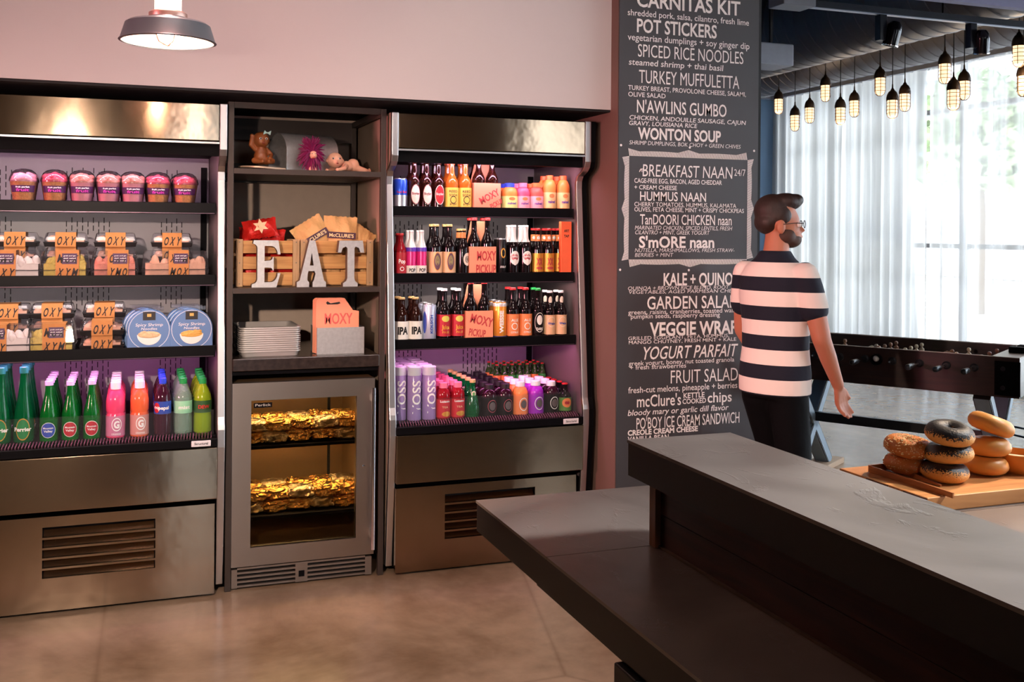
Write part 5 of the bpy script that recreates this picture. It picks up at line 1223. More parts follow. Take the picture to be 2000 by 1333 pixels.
# ------------------------------------------------------------------ serving counter with a raised bar
HL, HU = .87, 1.07
def counter_mat():
    m = mat('burnished_counter', (58, 46, 38), .3, 0, noise=None); nt, b = nodes(m)
    tc = nt.nodes.new('ShaderNodeTexCoord')
    n = nt.nodes.new('ShaderNodeTexNoise'); n.inputs['Scale'].default_value = 3.5; n.inputs['Detail'].default_value = 8; n.inputs['Distortion'].default_value = .8; nt.links.new(tc.outputs['Object'], n.inputs['Vector'])
    r = nt.nodes.new('ShaderNodeValToRGB'); r.color_ramp.elements[0].position = .35; r.color_ramp.elements[0].color = (*lin((98, 84, 76)), 1); r.color_ramp.elements[1].position = .7; r.color_ramp.elements[1].color = (*lin((136, 120, 110)), 1)
    nt.links.new(n.outputs['Fac'], r.inputs[0]); nt.links.new(r.outputs[0], b.inputs['Base Color'])
    # shallow cracks and chips in the surface
    mp = nt.nodes.new('ShaderNodeMapping'); mp.inputs['Scale'].default_value = (5, 2.2, 4); nt.links.new(tc.outputs['Object'], mp.inputs[0])
    v = nt.nodes.new('ShaderNodeTexNoise'); v.inputs['Scale'].default_value = 2.2; v.inputs['Detail'].default_value = 6; v.inputs['Roughness'].default_value = .65; v.inputs['Distortion'].default_value = 1.6; nt.links.new(mp.outputs[0], v.inputs['Vector'])
    rr = nt.nodes.new('ShaderNodeValToRGB'); rr.color_ramp.elements[0].position = .58; rr.color_ramp.elements[1].position = .66; nt.links.new(v.outputs['Fac'], rr.inputs[0])
    n3 = nt.nodes.new('ShaderNodeTexNoise'); n3.inputs['Scale'].default_value = 26; n3.inputs['Detail'].default_value = 4; nt.links.new(tc.outputs['Object'], n3.inputs['Vector'])
    mu = nt.nodes.new('ShaderNodeMath'); mu.operation = 'MULTIPLY'; nt.links.new(rr.outputs[0], mu.inputs[0]); nt.links.new(n3.outputs['Fac'], mu.inputs[1])
    bp = nt.nodes.new('ShaderNodeBump'); bp.inputs['Strength'].default_value = .35; bp.inputs['Distance'].default_value = .004; nt.links.new(mu.outputs[0], bp.inputs['Height'])
    bp2 = nt.nodes.new('ShaderNodeBump'); bp2.inputs['Strength'].default_value = .05; bp2.inputs['Distance'].default_value = .01; nt.links.new(n.outputs['Fac'], bp2.inputs['Height']); nt.links.new(bp.outputs[0], bp2.inputs['Normal'])
    nt.links.new(bp2.outputs[0], b.inputs['Normal'])
    mr = nt.nodes.new('ShaderNodeMapRange'); mr.inputs['To Min'].default_value = .26; mr.inputs['To Max'].default_value = .40; nt.links.new(n.outputs['Fac'], mr.inputs['Value']); nt.links.new(mr.outputs[0], b.inputs['Roughness'])
    return m
CT = counter_mat(); CEDGE = mat('dark_edge_band', (26, 17, 14), .5, noise=(12, .2)); DLEG = mat('black_leg', (14, 13, 14), .5)
co = thing('serving_counter', 'long dark stone-topped serving counter with a raised bar shelf', 'counter', (.727, 2.214, 0)); TC = Matrix.Translation((-.727, -2.214, 0))
def K_(m, nm, mt, par=None, **k): m.v = [tuple(TC @ Vector(v)) for v in m.v]; return m.build(nm, mt, par or co, **k)
YE = -1.6
jy = onZ(1100, 1085, HL).y
w1 = K_(M().box(.727, 2.75, jy + .0012, 2.214, HL - .006, HL), 'worktop_slab', CT)
w2 = K_(M().box(.727, 2.75, YE, jy - .0012, HL - .006, HL), 'worktop_slab', CT)
m = M(); m.box(.729, 2.748, YE, 2.212, HL - .068, HL - .0065); K_(m, 'edge_band', CEDGE)
m = M(); m.box(.737, .80, YE, 1.86, HL - .078, HL - .0685); m.box(.80, 2.7, 1.80, 1.86, HL - .078, HL - .0685); K_(m, 'apron', CEDGE)
for (x, y) in ((.76, 1.452), (2.66, 1.452), (.76, -1.2), (2.66, -1.2)): K_(M().box(x - .037, x + .037, y - .037, y + .037, 0, HL - .0785), 'leg', DLEG, bevel=.003)
UX0, UX1, UY = .914, 1.149, 1.83
rz = HU - .0705
K_(M().box(UX0, UX1, YE, UY, HU - .006, HU), 'bar_top', CT)
K_(M().box(UX0 + .002, UX1 - .002, YE, UY - .002, HU - .07, HU - .0065), 'bar_edge', CEDGE)
for i in range(2): K_(M().box(.957, 1.110, YE, 1.768, HL + .0005 + i * (rz - HL) / 2, HL + (i + 1) * (rz - HL) / 2 - .001), 'riser_plank', RISER)
K_(M().box(.945, 1.118, 1.768, 1.792, HL + .0005, rz), 'riser_end', wood('riser_end', (140, 84, 44), (104, 58, 28), 6, 'Z'))
K_(M().box(.952, .957, YE, 1.768, HL + .0005, HL + .005), 'caulk_line', mat('caulk', (96, 74, 58), .6))

# ------------------------------------------------------------------ cutting board, bagels, tongs, bowl
HB = HL + .034
wb = thing('cutting_board', 'thick oak cutting board on the worktop holding stacked bagels', 'cutting board', (1.63, 1.80, HL + .0005))
M().box(0, .62, 0, .30, 0, .0325).build('board_body', wood('oak_board', (214, 150, 92), (178, 112, 58), 5, 'X'), wb, bevel=.002)
m = M()
for y0, y1 in ((.0, .075), (.125, .20)): m.box(-.0015, 0, y0, y1, .001, .031)
m.build('dark_inlay', mat('inlay_walnut', (84, 46, 26), .5), wb)
BAG = mat('bagel_crust', (222, 150, 74), .42, noise=(9, .22), bump=(40, .15, .004), sss=.05)
def poppy_mat():
    m = mat('poppy_crust', (226, 160, 84), .45, noise=None, bump=(220, .4, .004)); nt, b = nodes(m)
    tc = nt.nodes.new('ShaderNodeTexCoord'); sp = nt.nodes.new('ShaderNodeSeparateXYZ'); nt.links.new(tc.outputs['Object'], sp.inputs[0])
    n = nt.nodes.new('ShaderNodeTexNoise'); n.inputs['Scale'].default_value = 300; n.inputs['Detail'].default_value = 2; nt.links.new(tc.outputs['Object'], n.inputs['Vector'])
    n2 = nt.nodes.new('ShaderNodeTexNoise'); n2.inputs['Scale'].default_value = 28; nt.links.new(tc.outputs['Object'], n2.inputs['Vector'])
    # seeds stick where the crust was dipped: high on the bagel, ragged edge
    mr = nt.nodes.new('ShaderNodeMapRange'); mr.inputs['From Min'].default_value = -.006; mr.inputs['From Max'].default_value = .020; mr.inputs['To Min'].default_value = -.75; mr.inputs['To Max'].default_value = .80; nt.links.new(sp.outputs[2], mr.inputs['Value'])
    a = nt.nodes.new('ShaderNodeMath'); a.operation = 'MULTIPLY_ADD'; a.inputs[1].default_value = 2.6; nt.links.new(n.outputs['Fac'], a.inputs[0]); nt.links.new(mr.outputs[0], a.inputs[2])
    a2 = nt.nodes.new('ShaderNodeMath'); a2.operation = 'MULTIPLY_ADD'; a2.inputs[1].default_value = 1.5; nt.links.new(n2.outputs['Fac'], a2.inputs[0]); nt.links.new(a.outputs[0], a2.inputs[2])
    r = nt.nodes.new('ShaderNodeValToRGB'); r.color_ramp.elements[0].position = .48; r.color_ramp.elements[0].color = (*lin((228, 160, 84)), 1); r.color_ramp.elements[1].position = .54; r.color_ramp.elements[1].color = (*lin((30, 24, 24)), 1)
    mr2 = nt.nodes.new('ShaderNodeMapRange'); mr2.inputs['From Max'].default_value = 4.0; nt.links.new(a2.outputs[0], mr2.inputs['Value'])
    nt.links.new(mr2.outputs[0], r.inputs[0]); nt.links.new(r.outputs[0], b.inputs['Base Color']); return m
POPPY = poppy_mat(); SESC = mat('sesame_crust', (206, 120, 56), .5, noise=(14, .25), bump=(60, .3, .006)); SEED = mat('sesame_seed', (240, 206, 150), .5)
def bagel_mesh(seed, rmaj=.0305, rmin=.0255):
    random.seed(seed); m = M(); nu, nv = 36, 16; vs = []; ph = random.random() * 6
    for i in range(nu):
        a = 2 * PI * i / nu; k = 1 + .05 * math.sin(2 * a + ph) + .03 * math.sin(3 * a + 2 * ph)
        for j in range(nv):
            b_ = 2 * PI * j / nv; c, s = math.cos(b_), math.sin(b_)
            rr = rmaj * k + rmin * (c if c > 0 else c * 1.08) ; z = rmin * .92 * s * (.84 if s < 0 else 1.0)
            vs.append((rr * math.cos(a), rr * math.sin(a), z))
    fs = [(i * nv + j, ((i + 1) % nu) * nv + j, ((i + 1) % nu) * nv + (j + 1) % nv, i * nv + (j + 1) % nv) for i in range(nu) for j in range(nv)]
    return m.add(vs, fs, 0, True)
def bagel(kind, px, py, Y, tilt, label, seed, zc=None):
    p = onY(px, py, Y); z = zc if zc is not None else p.z; x = p.x
    t = bagel_mesh(seed).build('bagel', {'plain': BAG, 'poppy': POPPY, 'sesame': SESC}[kind], ang=80, loc=(x, Y, z))
    tag(t, label, 'bagel', 'bagels stacked on the cutting board'); t.rotation_euler = (R(tilt[0]), R(tilt[1]), R(tilt[2]))
    if kind == 'sesame':
        q = M(); random.seed(seed)
        for k in range(460):
            a = random.uniform(0, 2 * PI); b_ = random.uniform(.15, 2.7) if k % 4 else random.uniform(-.5, .2)
            c = .0305 + .0255 * math.cos(b_) * (1 if math.cos(b_) > 0 else 1.25); zz = .0233 * math.sin(b_)
            q.ball((c * math.cos(a), c * math.sin(a), zz), (random.uniform(.0012, .0023), random.uniform(.0012, .0023), .0012), 6, 4)
        o = q.build('sesame_topping', SEED, t); o['kind'] = 'stuff'
    return t
bz = HB + .0205; st_ = .0425
YA, YM, YR = 2.005, 1.915, 1.945
bagel('sesame', 1773, 905, YA, (0, 3, 0), 'seeded bagel at the bottom of the stack beside the oak tongs', 1, bz)
bagel('sesame', 1774, 866, YA - .012, (6, -3, 50), 'seeded bagel on top of the stack beside the oak tongs', 2, bz + st_ + .002)
bagel('poppy', 1845, 915, YM, (3, 2, 20), 'poppy seed bagel at the bottom of the middle stack', 3, bz)
bagel('poppy', 1852, 880, YM, (-3, 3, 90), 'poppy seed bagel in the middle of the tallest stack', 4, bz + st_)
bagel('poppy', 1855, 832, YM, (-10, -2, 150), 'poppy seed bagel on top of the tallest stack', 5, bz + 2 * st_ + .003)
bagel('plain', 1921, 922, YR, (0, 2, 0), 'plain bagel at the bottom of the stack beside the orange bowl', 6, bz)
bagel('plain', 1929, 890, YR, (0, 4, 60), 'plain bagel in the middle of the stack beside the orange bowl', 7, bz + st_ - .0005)
bagel('plain', 1936, 856, YR + .003, (14, 14, 30), 'plain bagel tilted on top of the stack beside the orange bowl', 8, bz + 2 * st_ + .008)
bl_ = thing('ceramic_bowl', 'small orange bowl on the cutting board beside the plain bagels', 'bowl', (onZ(1999, 925, HB).x, 1.93, HB - .001))
M().lathe([(0, .004), (.030, .002), (.034, 0), (.044, .012), (.052, .03), (.054, .047), (.0525, .049), (.050, .046), (.047, .03), (.036, .014), (0, .012)], 28).build('bowl_body', mat('orange_glaze', (226, 140, 62), .35, noise=(6, .12)), bl_)
M().lathe([(0, .034), (.0475, .034)], 24).build('spread', mat('cream_spread', (244, 226, 196), .5, bump=(50, .5, .005)), bl_)
tg = thing('wooden_tongs', 'flat wooden tongs lying on the edge of the cutting board', 'tongs', (0, 0, 0))
def slat(a, b_, h0, h1): 
    m = M(); a, b_ = Vector(a), Vector(b_); d = (b_ - a).normalized(); n = Vector((d.y, -d.x, 0)) * .002
    vs = [a - n, b_ - n, b_ + n, a + n]; vs = vs + [v + Vector((0, 0, h)) for v, h in zip(vs, (h0, h1, h1, h0))]
    return m.add([tuple(v) for v in vs], [(0, 1, 2, 3), (7, 6, 5, 4), (0, 4, 5, 1), (1, 5, 6, 2), (2, 6, 7, 3), (3, 7, 4, 0)])
TW = wood('tongs_wood', (190, 118, 66), (156, 88, 44), 7, 'Y')
a = onZ(1697, 922, HB); b_ = onZ(1862, 974, HB); c = onZ(1735, 918, HB); d = onZ(1838, 951, HB)
slat((a.x, a.y, HB), (b_.x, b_.y, HB), .016, .012).build('arm', TW, tg); slat((c.x, c.y, HB), (d.x, d.y, HB), .017, .004).build('arm', TW, tg)
e = (Vector((a.x, a.y, HB)) + Vector((c.x, c.y, HB))) / 2
slat((a.x, a.y, HB), (c.x, c.y, HB), .016, .016).build('joint', TW, tg)

# ------------------------------------------------------------------ football table
ft = thing('foosball_table', 'dark walnut foosball table with chrome rods in front of the curtains', 'game table', (4.21, 4.90, 0), R(-57))
LX, WY, ZB, ZT = .72, .35, .63, .84
m = M(); m.box(-LX, LX, -WY, -WY + .03, ZB, ZT); m.box(-LX, LX, WY - .03, WY, ZB, ZT); m.box(-LX, -.585, -WY + .03, WY - .03, ZB, ZT); m.box(.585, LX, -WY + .03, WY - .03, ZB, ZT); m.box(-.585, .585, -WY + .03, WY - .03, ZB, ZB + .03)
m.build('cabinet', WALNUT, ft, bevel=.002)
m = M(); q = .0008
m.box(-LX, LX, -WY, -WY + .012, ZT, ZT + .003); m.box(-LX, LX, WY - .012, WY, ZT, ZT + .003); m.box(.585, LX, -WY + .012, WY - .012, ZT, ZT + .003); m.box(-LX, -.585, -WY + .012, WY - .012, ZT, ZT + .003)
m.build('top_trim', mat('brass_wood_trim', (166, 144, 128), .35, .3), ft)
M().box(-.585, .585, -WY + .03, WY - .03, ZB + .0305, ZB + .034).build('playfield', mat('field_green', (44, 56, 62), .4, noise=(4, .1)), ft)
m = M(); m.box(.60, LX + .004, -WY - .004, -WY + .0, ZB + .01, ZT - .02); m.build('corner_plate', BLACK, ft)
m = M()
for z in (ZB + .05, ZT - .06): m.lathe([(0, 0), (.012, .001), (.012, .004), (0, .005)], 12, xf=Matrix.Translation((.64, -WY - .004, z)) @ Matrix.Rotation(R(90), 4, 'X'))
m.build('plate_bolt', mat('dark_bolt', (44, 44, 50), .3, .7), ft)
m = M(); m.box(.62, .70, -.12, -.06, ZT + .003, ZT + .035); m.box(.64, .70, .0, .06, ZT + .003, ZT + .035); m.build('score_slider', BLACK, ft, bevel=.004)
PLC = mat('player_cream', (226, 206, 172), .4); PLR = mat('player_brown', (150, 104, 76), .4)
def player_bm(x, y, z, up):
    m = M(); s = 1 if up else .4
    prof = [(0, -.062), (.010, -.060), (.011, -.040), (.008, -.036), (.012, -.02), (.016, .0), (.015, .018), (.007, .026), (.006, .030), (.011, .036), (.012, .044), (.008, .052), (0, .054)]
    rot = Matrix.Translation((x, y, z)) @ Matrix.Rotation(0 if up else R(62), 4, 'Y')
    return m.lathe(prof, 12, xf=rot)
zr = .775; BUSH = mat('rubber_bushing', (24, 24, 28), .5); HAND = mat('black_handle', (20, 20, 22), .35)
rods = [(-.50, 3, 0, 1), (-.36, 2, 1, 0), (-.22, 3, 0, 1), (-.075, 5, 1, 1), (.075, 5, 0, 0), (.22, 3, 1, 1), (.36, 2, 0, 1), (.50, 3, 1, 1)]
for i, (x, npl, team, near) in enumerate(rods):
    m = M(); ext = .20 if near else .06
    m.tube([(x, -WY - ext, zr), (x, WY + (.06 if near else .20), zr)], .0065, 8)
    rd = m.build('rod', CHROME, ft)
    for s in (-1, 1): M().lathe([(.0065, 0), (.022, 0), (.022, .008), (.014, .014), (.0065, .014)], 16, xf=Matrix.Translation((x, s * WY, zr)) @ Matrix.Rotation(R(90 * (1 if s < 0 else -1)), 4, 'X')).build('bushing', BUSH, rd)
    sgn = -1 if near else 1
    y1 = sgn * (WY + .19)
    M().cap([(x, y1 - sgn * .045, zr), (x, y1 + sgn * .03, zr)], [.014, .016], 12).build('handle_grip', HAND, rd)
    M().tube([(x, y1 - sgn * .075, zr), (x, y1 - sgn * .048, zr)], .012, 12).build('ferrule', CHROME, rd)
    for k in range(npl):
        y = (k - (npl - 1) / 2) * (.56 / max(npl, 2)); player_bm(x, y, zr, i % 3 != 2).build('player', PLC if team == 0 else PLR, rd)
m = M(); xf = Matrix.Translation((-.01, -WY, zr + .002)) @ Matrix.Rotation(R(90), 4, 'X')
m.lathe([(.028, 0), (.032, .004), (.030, .03), (.024, .03), (.022, .004)], 18, xf=xf); cp = m.build('ball_cup', BLACK, ft)
M().ball((-.01, -WY - .018, zr + .008), .017, 14, 10).build('ball', mat('cork_white', (232, 226, 216), .5), ft)
STRAP = mat('grey_steel_strap', (150, 166, 178), .4, .3); RUN = mat('pale_runner', (206, 176, 146), .6)
for lx in (-.53, .53):
    for s in (-1, 1):
        p, q = Vector((lx, -s * .26, .035)), Vector((lx, s * .30, ZB)); lg = M().bar(p, q, .07, .085, 0, (1, 0, 0)).build('leg', mat('leg_wood', (40, 26, 22), .5), ft)
        d = (q - p).normalized(); n_ = Vector((0, d.z, -d.y)); 
        m = M()
        for e_ in (-1, 1): m.bar(p + n_ * e_ * .0365, q + n_ * e_ * .0365, .003, .075, 0, (1, 0, 0))
        m.bar(p + Vector((.044, 0, 0)), q + Vector((.044, 0, 0)), .052, .003, 0, (1, 0, 0))
        m.build('leg_strap', STRAP, lg)
    M().box(lx - .075, lx + .075, -.42, .42, 0, .034).build('foot_runner', RUN, ft, bevel=.003)
M().box(-.53, .53, -.02, .02, .33, .385).build('cross_bar', mat('black_bar', (22, 24, 28), .4), ft)
m = M(); m.tube([(.55, -.1, .45), (1.0, -.06, .40)], .006, 6); m.tube([(.55, -.1, .41), (1.0, -.16, .36)], .006, 6); m.build('tie_rod', mat('dark_rod', (60, 74, 84), .4, .6), ft)

# ------------------------------------------------------------------ caged pendant lamps over the table
CAPM = mat('bronze_cap', (62, 46, 34), .45, .6); CAGE = mat('cage_wire', (110, 84, 60), .45, .5)
BULBG = mat('lit_ribbed_glass', (255, 226, 190), .3, emit=(255, 206, 158), es=2.0); CORD = mat('black_cord', (14, 14, 15), .6)
PL = [(1520.7, 222.7, 47), (1552.3, 256.5, 50), (1581, 241, 49), (1612, 199, 52), (1641, 244, 54), (1668.4, 229, 52), (1718.6, 187.6, 57), (1742.7, 231.6, 58), (1767, 218, 56), (1845, 164, 63), (1862, 215.5, 64.5), (1883, 195.7, 60), (1990, 131, 67.5), (1999, 189, 66)]
LH = .26
PLAB = ['first cluster, highest', 'first cluster, lowest', 'first cluster, third bulb', 'second cluster, highest', 'second cluster, lowest', 'second cluster, third bulb', 'third cluster, highest', 'third cluster, lowest', 'third cluster, third bulb', 'fourth cluster, highest', 'fourth cluster, lowest', 'fourth cluster, third bulb', 'fifth cluster, highest', 'fifth cluster, lower']
lamp = None
def cage_lamp(par):
    M().lathe([(0, .30), (.006, .30), (.008, .265), (.014, .258), (.018, .246), (.034, .232), (.046, .208), (.052, .178), (.052, .158), (0, .158)], 20).build('cap', CAPM, par)
    M().lathe([(0, .006), (.020, .008), (.038, .022), (.0415, .045), (.0415, .158), (0, .158)], 20).build('glass', BULBG, par)
    m = M()
    for k in range(6):
        a = k * PI / 3 + .26; pts = [(.048 * math.sin(a), -.048 * math.cos(a), z) for z in (.160, .10, .045)] + [(.040 * math.sin(a), -.040 * math.cos(a), .018), (.020 * math.sin(a), -.020 * math.cos(a), .002), (0, 0, 0)]
        m.tube(pts, .0026, 5)
    for z in (.135, .105, .075, .045): m.tube([(.048 * math.sin(a), -.048 * math.cos(a), z) for a in [2 * PI * k / 20 for k in range(20)]], .0022, 5, closed=True)
    m.build('cage', CAGE, par)
for i, (px, pb, hh) in enumerate(PL):
    p = onX(px, pb, 6.3); sc = 1.0
    # bulbs keep one size; the row follows the window wall
    d = _ray(px, pb); t_ = FPX * LH / hh / 1.0; p = CAM + d * t_
    t = thing('caged_pendant_lamp', 'bronze caged pendant lamp, %s counted from the blue wall' % PLAB[i], 'pendant lamp', (p.x, p.y, p.z), random.uniform(0, 1), 'caged pendant lamps by the window')
    if lamp is None:
        cage_lamp(t); lamp = t
    else:
        for ch in lamp.children:
            if ch.name.startswith('cord'): continue
            c = ch.copy(); COL.objects.link(c); c.parent = t
    M().tube([(0, 0, .29), (0, 0, 4.2 - p.z)], .0045, 6).build('cord', CORD, t)
for q in (0, 4, 7, 10, 12):
    px, pb, hh = PL[q]; p = CAM + _ray(px, pb) * (FPX * LH / hh); point('caged_lamp_light', (p.x, p.y, p.z - .06), 5, (1, .72, .45), .05)

# ------------------------------------------------------------------ barn pendant by the soffit
LR = onY(328, 80, 3.40)
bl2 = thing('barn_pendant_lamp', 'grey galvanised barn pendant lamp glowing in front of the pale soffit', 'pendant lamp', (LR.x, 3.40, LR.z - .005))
sh_ = [(.142, 0), (.147, .002), (.143, .006), (.128, .054), (.118, .061), (.090, .067), (.060, .073), (.056, .080)]
M().lathe(sh_ + [(r - .003, z - .001) for r, z in sh_[::-1]], 48).build('shade', mat('zinc_shade', (112, 122, 130), .42, .55, noise=(8, .18)), bl2)
sh2 = [(.1395, .003), (.125, .053), (.115, .0585), (.088, .0635), (.050, .069)]
M().lathe(sh2, 48).build('shade_lining', mat('white_enamel', (246, 214, 200), .5), bl2, recalc=False)
M().lathe([(.0, .070), (.056, .070), (.058, .078), (.058, .090), (.052, .095), (0, .095)], 32).build('collar', mat('copper_collar', (196, 160, 146), .35, .6), bl2)
M().lathe([(.040, .095), (.040, .26), (0, .26)], 28).build('lit_neck', mat('opal_neck', (255, 240, 226), .4, emit=(255, 222, 204), es=9), bl2)  # reflected glare of another bulb, put in as the neck's own glow
M().tube([(0, 0, .26), (0, 0, 4.2 - LR.z)], .012, 10).build('stem', mat('lamp_stem', (200, 190, 184), .4, .5), bl2)
M().ball((0, 0, .030), (.036, .036, .036), 20, 12).build('bulb', mat('lit_bulb', (255, 240, 226), .3, emit=(255, 214, 184), es=190), bl2)
m = M()
for k in range(4):
    a = k * PI / 2 + .5; m.tube([(.042 * math.sin(a), -.042 * math.cos(a), .066), (.044 * math.sin(a), -.044 * math.cos(a), .03), (.03 * math.sin(a), -.03 * math.cos(a), .0), (0, 0, -.010)], .0025, 6)
m.build('bulb_guard', mat('guard_copper', (180, 110, 90), .4, .5), bl2)
point('barn_lamp_up_light', (LR.x, 3.30, LR.z + .30), 10, (1, .46, .38), .05)  # added point that casts the pink glow on the soffit round the lamp

# its twin nearer the camera, whose light falls on the shelves
tw = thing('barn_pendant_lamp', 'lower galvanised barn pendant lamp hung out over the open floor before the coolers', 'pendant lamp', (-.40, 1.33, 1.752))
for ch in bl2.children:
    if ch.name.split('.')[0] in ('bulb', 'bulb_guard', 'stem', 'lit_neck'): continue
    c = ch.copy(); COL.objects.link(c); c.parent = tw
M().tube([(0, 0, .13), (0, 0, 4.2 - 1.752)], .012, 10).build('stem', _mats['lamp_stem'], tw)

# ------------------------------------------------------------------ track lighting
YT = 4.6
a = onY(1578, 17, YT); e = onY(2000, 52, YT); zt_ = (a.z + e.z) / 2
tr = thing('lighting_track', 'black ceiling lighting track with a junction box in front of the ducts', 'lighting track', (a.x, YT, zt_))
M().box(0, 3.4, -.02, .02, 0, .035).build('rail', mat('track_black', (26, 30, 40), .4), tr)
M().box(0, 3.4, -.017, .017, -.004, 0).build('rail_channel', mat('track_pale', (150, 160, 180), .4, .4), tr)
M().box(-.20, .0, -.07, .07, -.012, .05).build('junction_box', mat('junction_grey', (120, 124, 136), .5), tr, bevel=.004)
m = M()
for x in (-.1, .9, 2.4): m.tube([(x, 0, .03), (x, 0, 4.2 - zt_)], .005, 6)
m.build('hanger', BLACK, tr)
def spot_head(px, label, tilt):
    p = onY(px, 40, YT)
    t = thing('track_spotlight', label, 'spotlight', (p.x, YT, zt_ - .005), 0, 'spotlights on the ceiling track')
    M().box(-.035, .012, -.022, .022, -.14, 0).build('driver_box', mat('spot_black', (22, 26, 34), .35), t, bevel=.003)
    xf = Matrix.Translation((.045, -.02, -.125)) @ Matrix.Rotation(R(tilt), 4, 'Y') @ Matrix.Rotation(R(12), 4, 'X')
    M().lathe([(0, .095), (.022, .09), (.038, .07), (.042, .04), (.042, -.04), (.038, -.042), (.036, -.02), (0, -.02)], 24, xf=xf).build('head', mat('spot_gloss', (16, 16, 20), .18), t)
    M().lathe([(0, -.025), (.035, -.025)], 20, xf=xf).build('lens', mat('spot_lens', (255, 220, 180), .2, emit=(255, 206, 150), es=1.6), t)
    M().lathe([(.042, -.036), (.045, -.038), (.045, -.044), (.040, -.044)], 24, xf=xf).build('bezel', CHROME, t)
spot_head(1724, 'black track spotlight beside the junction box', 8); spot_head(1900, 'black track spotlight in the middle of the ceiling rail', -10)

# ------------------------------------------------------------------ the person walking past
SKIN = mat('skin', (184, 116, 88), .5, noise=(14, .05), sss=.12)
HX, HY = 2.60, 3.79
pr = thing('person', 'person in a navy and pale striped t-shirt and black trousers walking away past the chalkboard', 'person', (HX, HY, 0), R(-72))
def ell(m, rows, n=24):
    """a closed trunk from ellipses (cx, cy, z, rx, ry)"""
    vs, fs = [], []
    for cx, cy, z, rx, ry in rows:
        for k in range(n): a = 2 * PI * k / n; vs.append((cx + rx * math.cos(a), cy + ry * math.sin(a), z))
    for i in range(len(rows) - 1):
        for k in range(n): j = (k + 1) % n; fs.append((i * n + k, i * n + j, (i + 1) * n + j, (i + 1) * n + k))
    fs.append(tuple(range(n))[::-1]); fs.append(tuple((len(rows) - 1) * n + k for k in range(n)))
    return m.add(vs, fs, 0, True)
HEADM = Matrix.Translation((0, .02, 1.50)) @ Matrix.Rotation(R(-42), 4, 'Z')
def hp(x, y, z): return tuple(HEADM @ Vector((x, y, z)))
b = M()
trunk = [(0, 0, .80, .150, .100), (0, 0, .88, .162, .112), (0, .004, .98, .146, .098), (0, .002, 1.08, .150, .100), (0, 0, 1.20, .158, .110), (0, -.004, 1.29, .160, .100), (0, -.006, 1.335, .128, .080), (0, -.004, 1.375, .080, .062)]
ell(b, trunk)
b.cap([(0, -.004, 1.34), (0, .006, 1.42), (0, .016, 1.47)], [.062, .054, .054], 16)
for (c, r_) in (((0, -.012, .055), (.074, .088, .090)), ((0, .022, .020), (.060, .068, .086)), ((0, .052, -.030), (.045, .045, .044)), ((0, .012, -.02), (.058, .068, .058))):
    q = M().ball((0, 0, 0), r_, 18, 12); b.add([hp(v[0] + c[0], v[1] + c[1], v[2] + c[2]) for v in q.v], q.f, 0, True)
q = M().prism([(.078, .030), (.112, -.004), (.108, -.014), (.082, -.018)], -.012, .012, 'yz'); b.add([hp(*v) for v in q.v], q.f)
q = M().ball((0, .092, -.034), (.022, .012, .008), 10, 6); b.add([hp(*v) for v in q.v], q.f)
for s in (-1, 1): q = M().ball((s * .074, -.004, .006), (.012, .020, .032), 12, 8); b.add([hp(*v) for v in q.v], q.f)
# arms: the near one swings forward and down, the far one back beside the hip
def arm(sh, el, wr, hd, curl):
    b.cap([sh, el], [.048, .040], 14); b.cap([el, tuple((Vector(el) * .6 + Vector(wr) * .4)), wr], [.039, .036, .025], 14)
    wr, hd = Vector(wr), Vector(hd); d = (hd - wr).normalized(); sd = d.cross(Vector((1, 0, 0))).normalized(); no = sd.cross(d).normalized()
    pc = wr + d * .05
    for k in range(4):
        o = (k - 1.5) * .0185; kn = wr + d * (.082 - abs(k - 1.2) * .004) + sd * o
        b.cap([wr + d * .018 + sd * o * .55, kn], [.0135, .0115], 8)
        L_ = (.062, .070, .066, .052)[k]
        m1 = kn + d * L_ * .45 + no * curl * .006; m2 = kn + d * L_ * .75 + no * curl * .016; m3 = kn + d * L_ + no * curl * .030
        b.cap([kn, m1, m2, m3], [.0105, .0098, .009, .0078], 8)
    b.cap([wr + d * .02 - sd * .018, wr + d * .05 - sd * .040, wr + d * .082 - sd * .046 + no * curl * .01], [.012, .0115, .009], 8)
arm((.168, -.004, 1.295), (.222, .02, 1.04), (.215, .150, .835), (.205, .205, .70), 1)
arm((-.168, -.004, 1.295), (-.215, .05, 1.045), (-.18, .165, .86), (-.17, .23, .74), -1)
hips = {1: ((.085, 0, .82), (.095, .02, .46), (.095, -.16, .10)), -1: ((-.085, 0, .82), (-.09, .14, .47), (-.09, .20, .10))}
for s in (1, -1):
    h_, k_, a_ = hips[s]; b.cap([(h_[0] * .8, h_[1], .80), k_], [.070, .054], 16); b.cap([k_, tuple(Vector(k_) * .65 + Vector(a_) * .35), a_], [.053, .052, .038], 14)
place_mesh(remesh(b, .0058, 4), 'body', SKIN, pr)
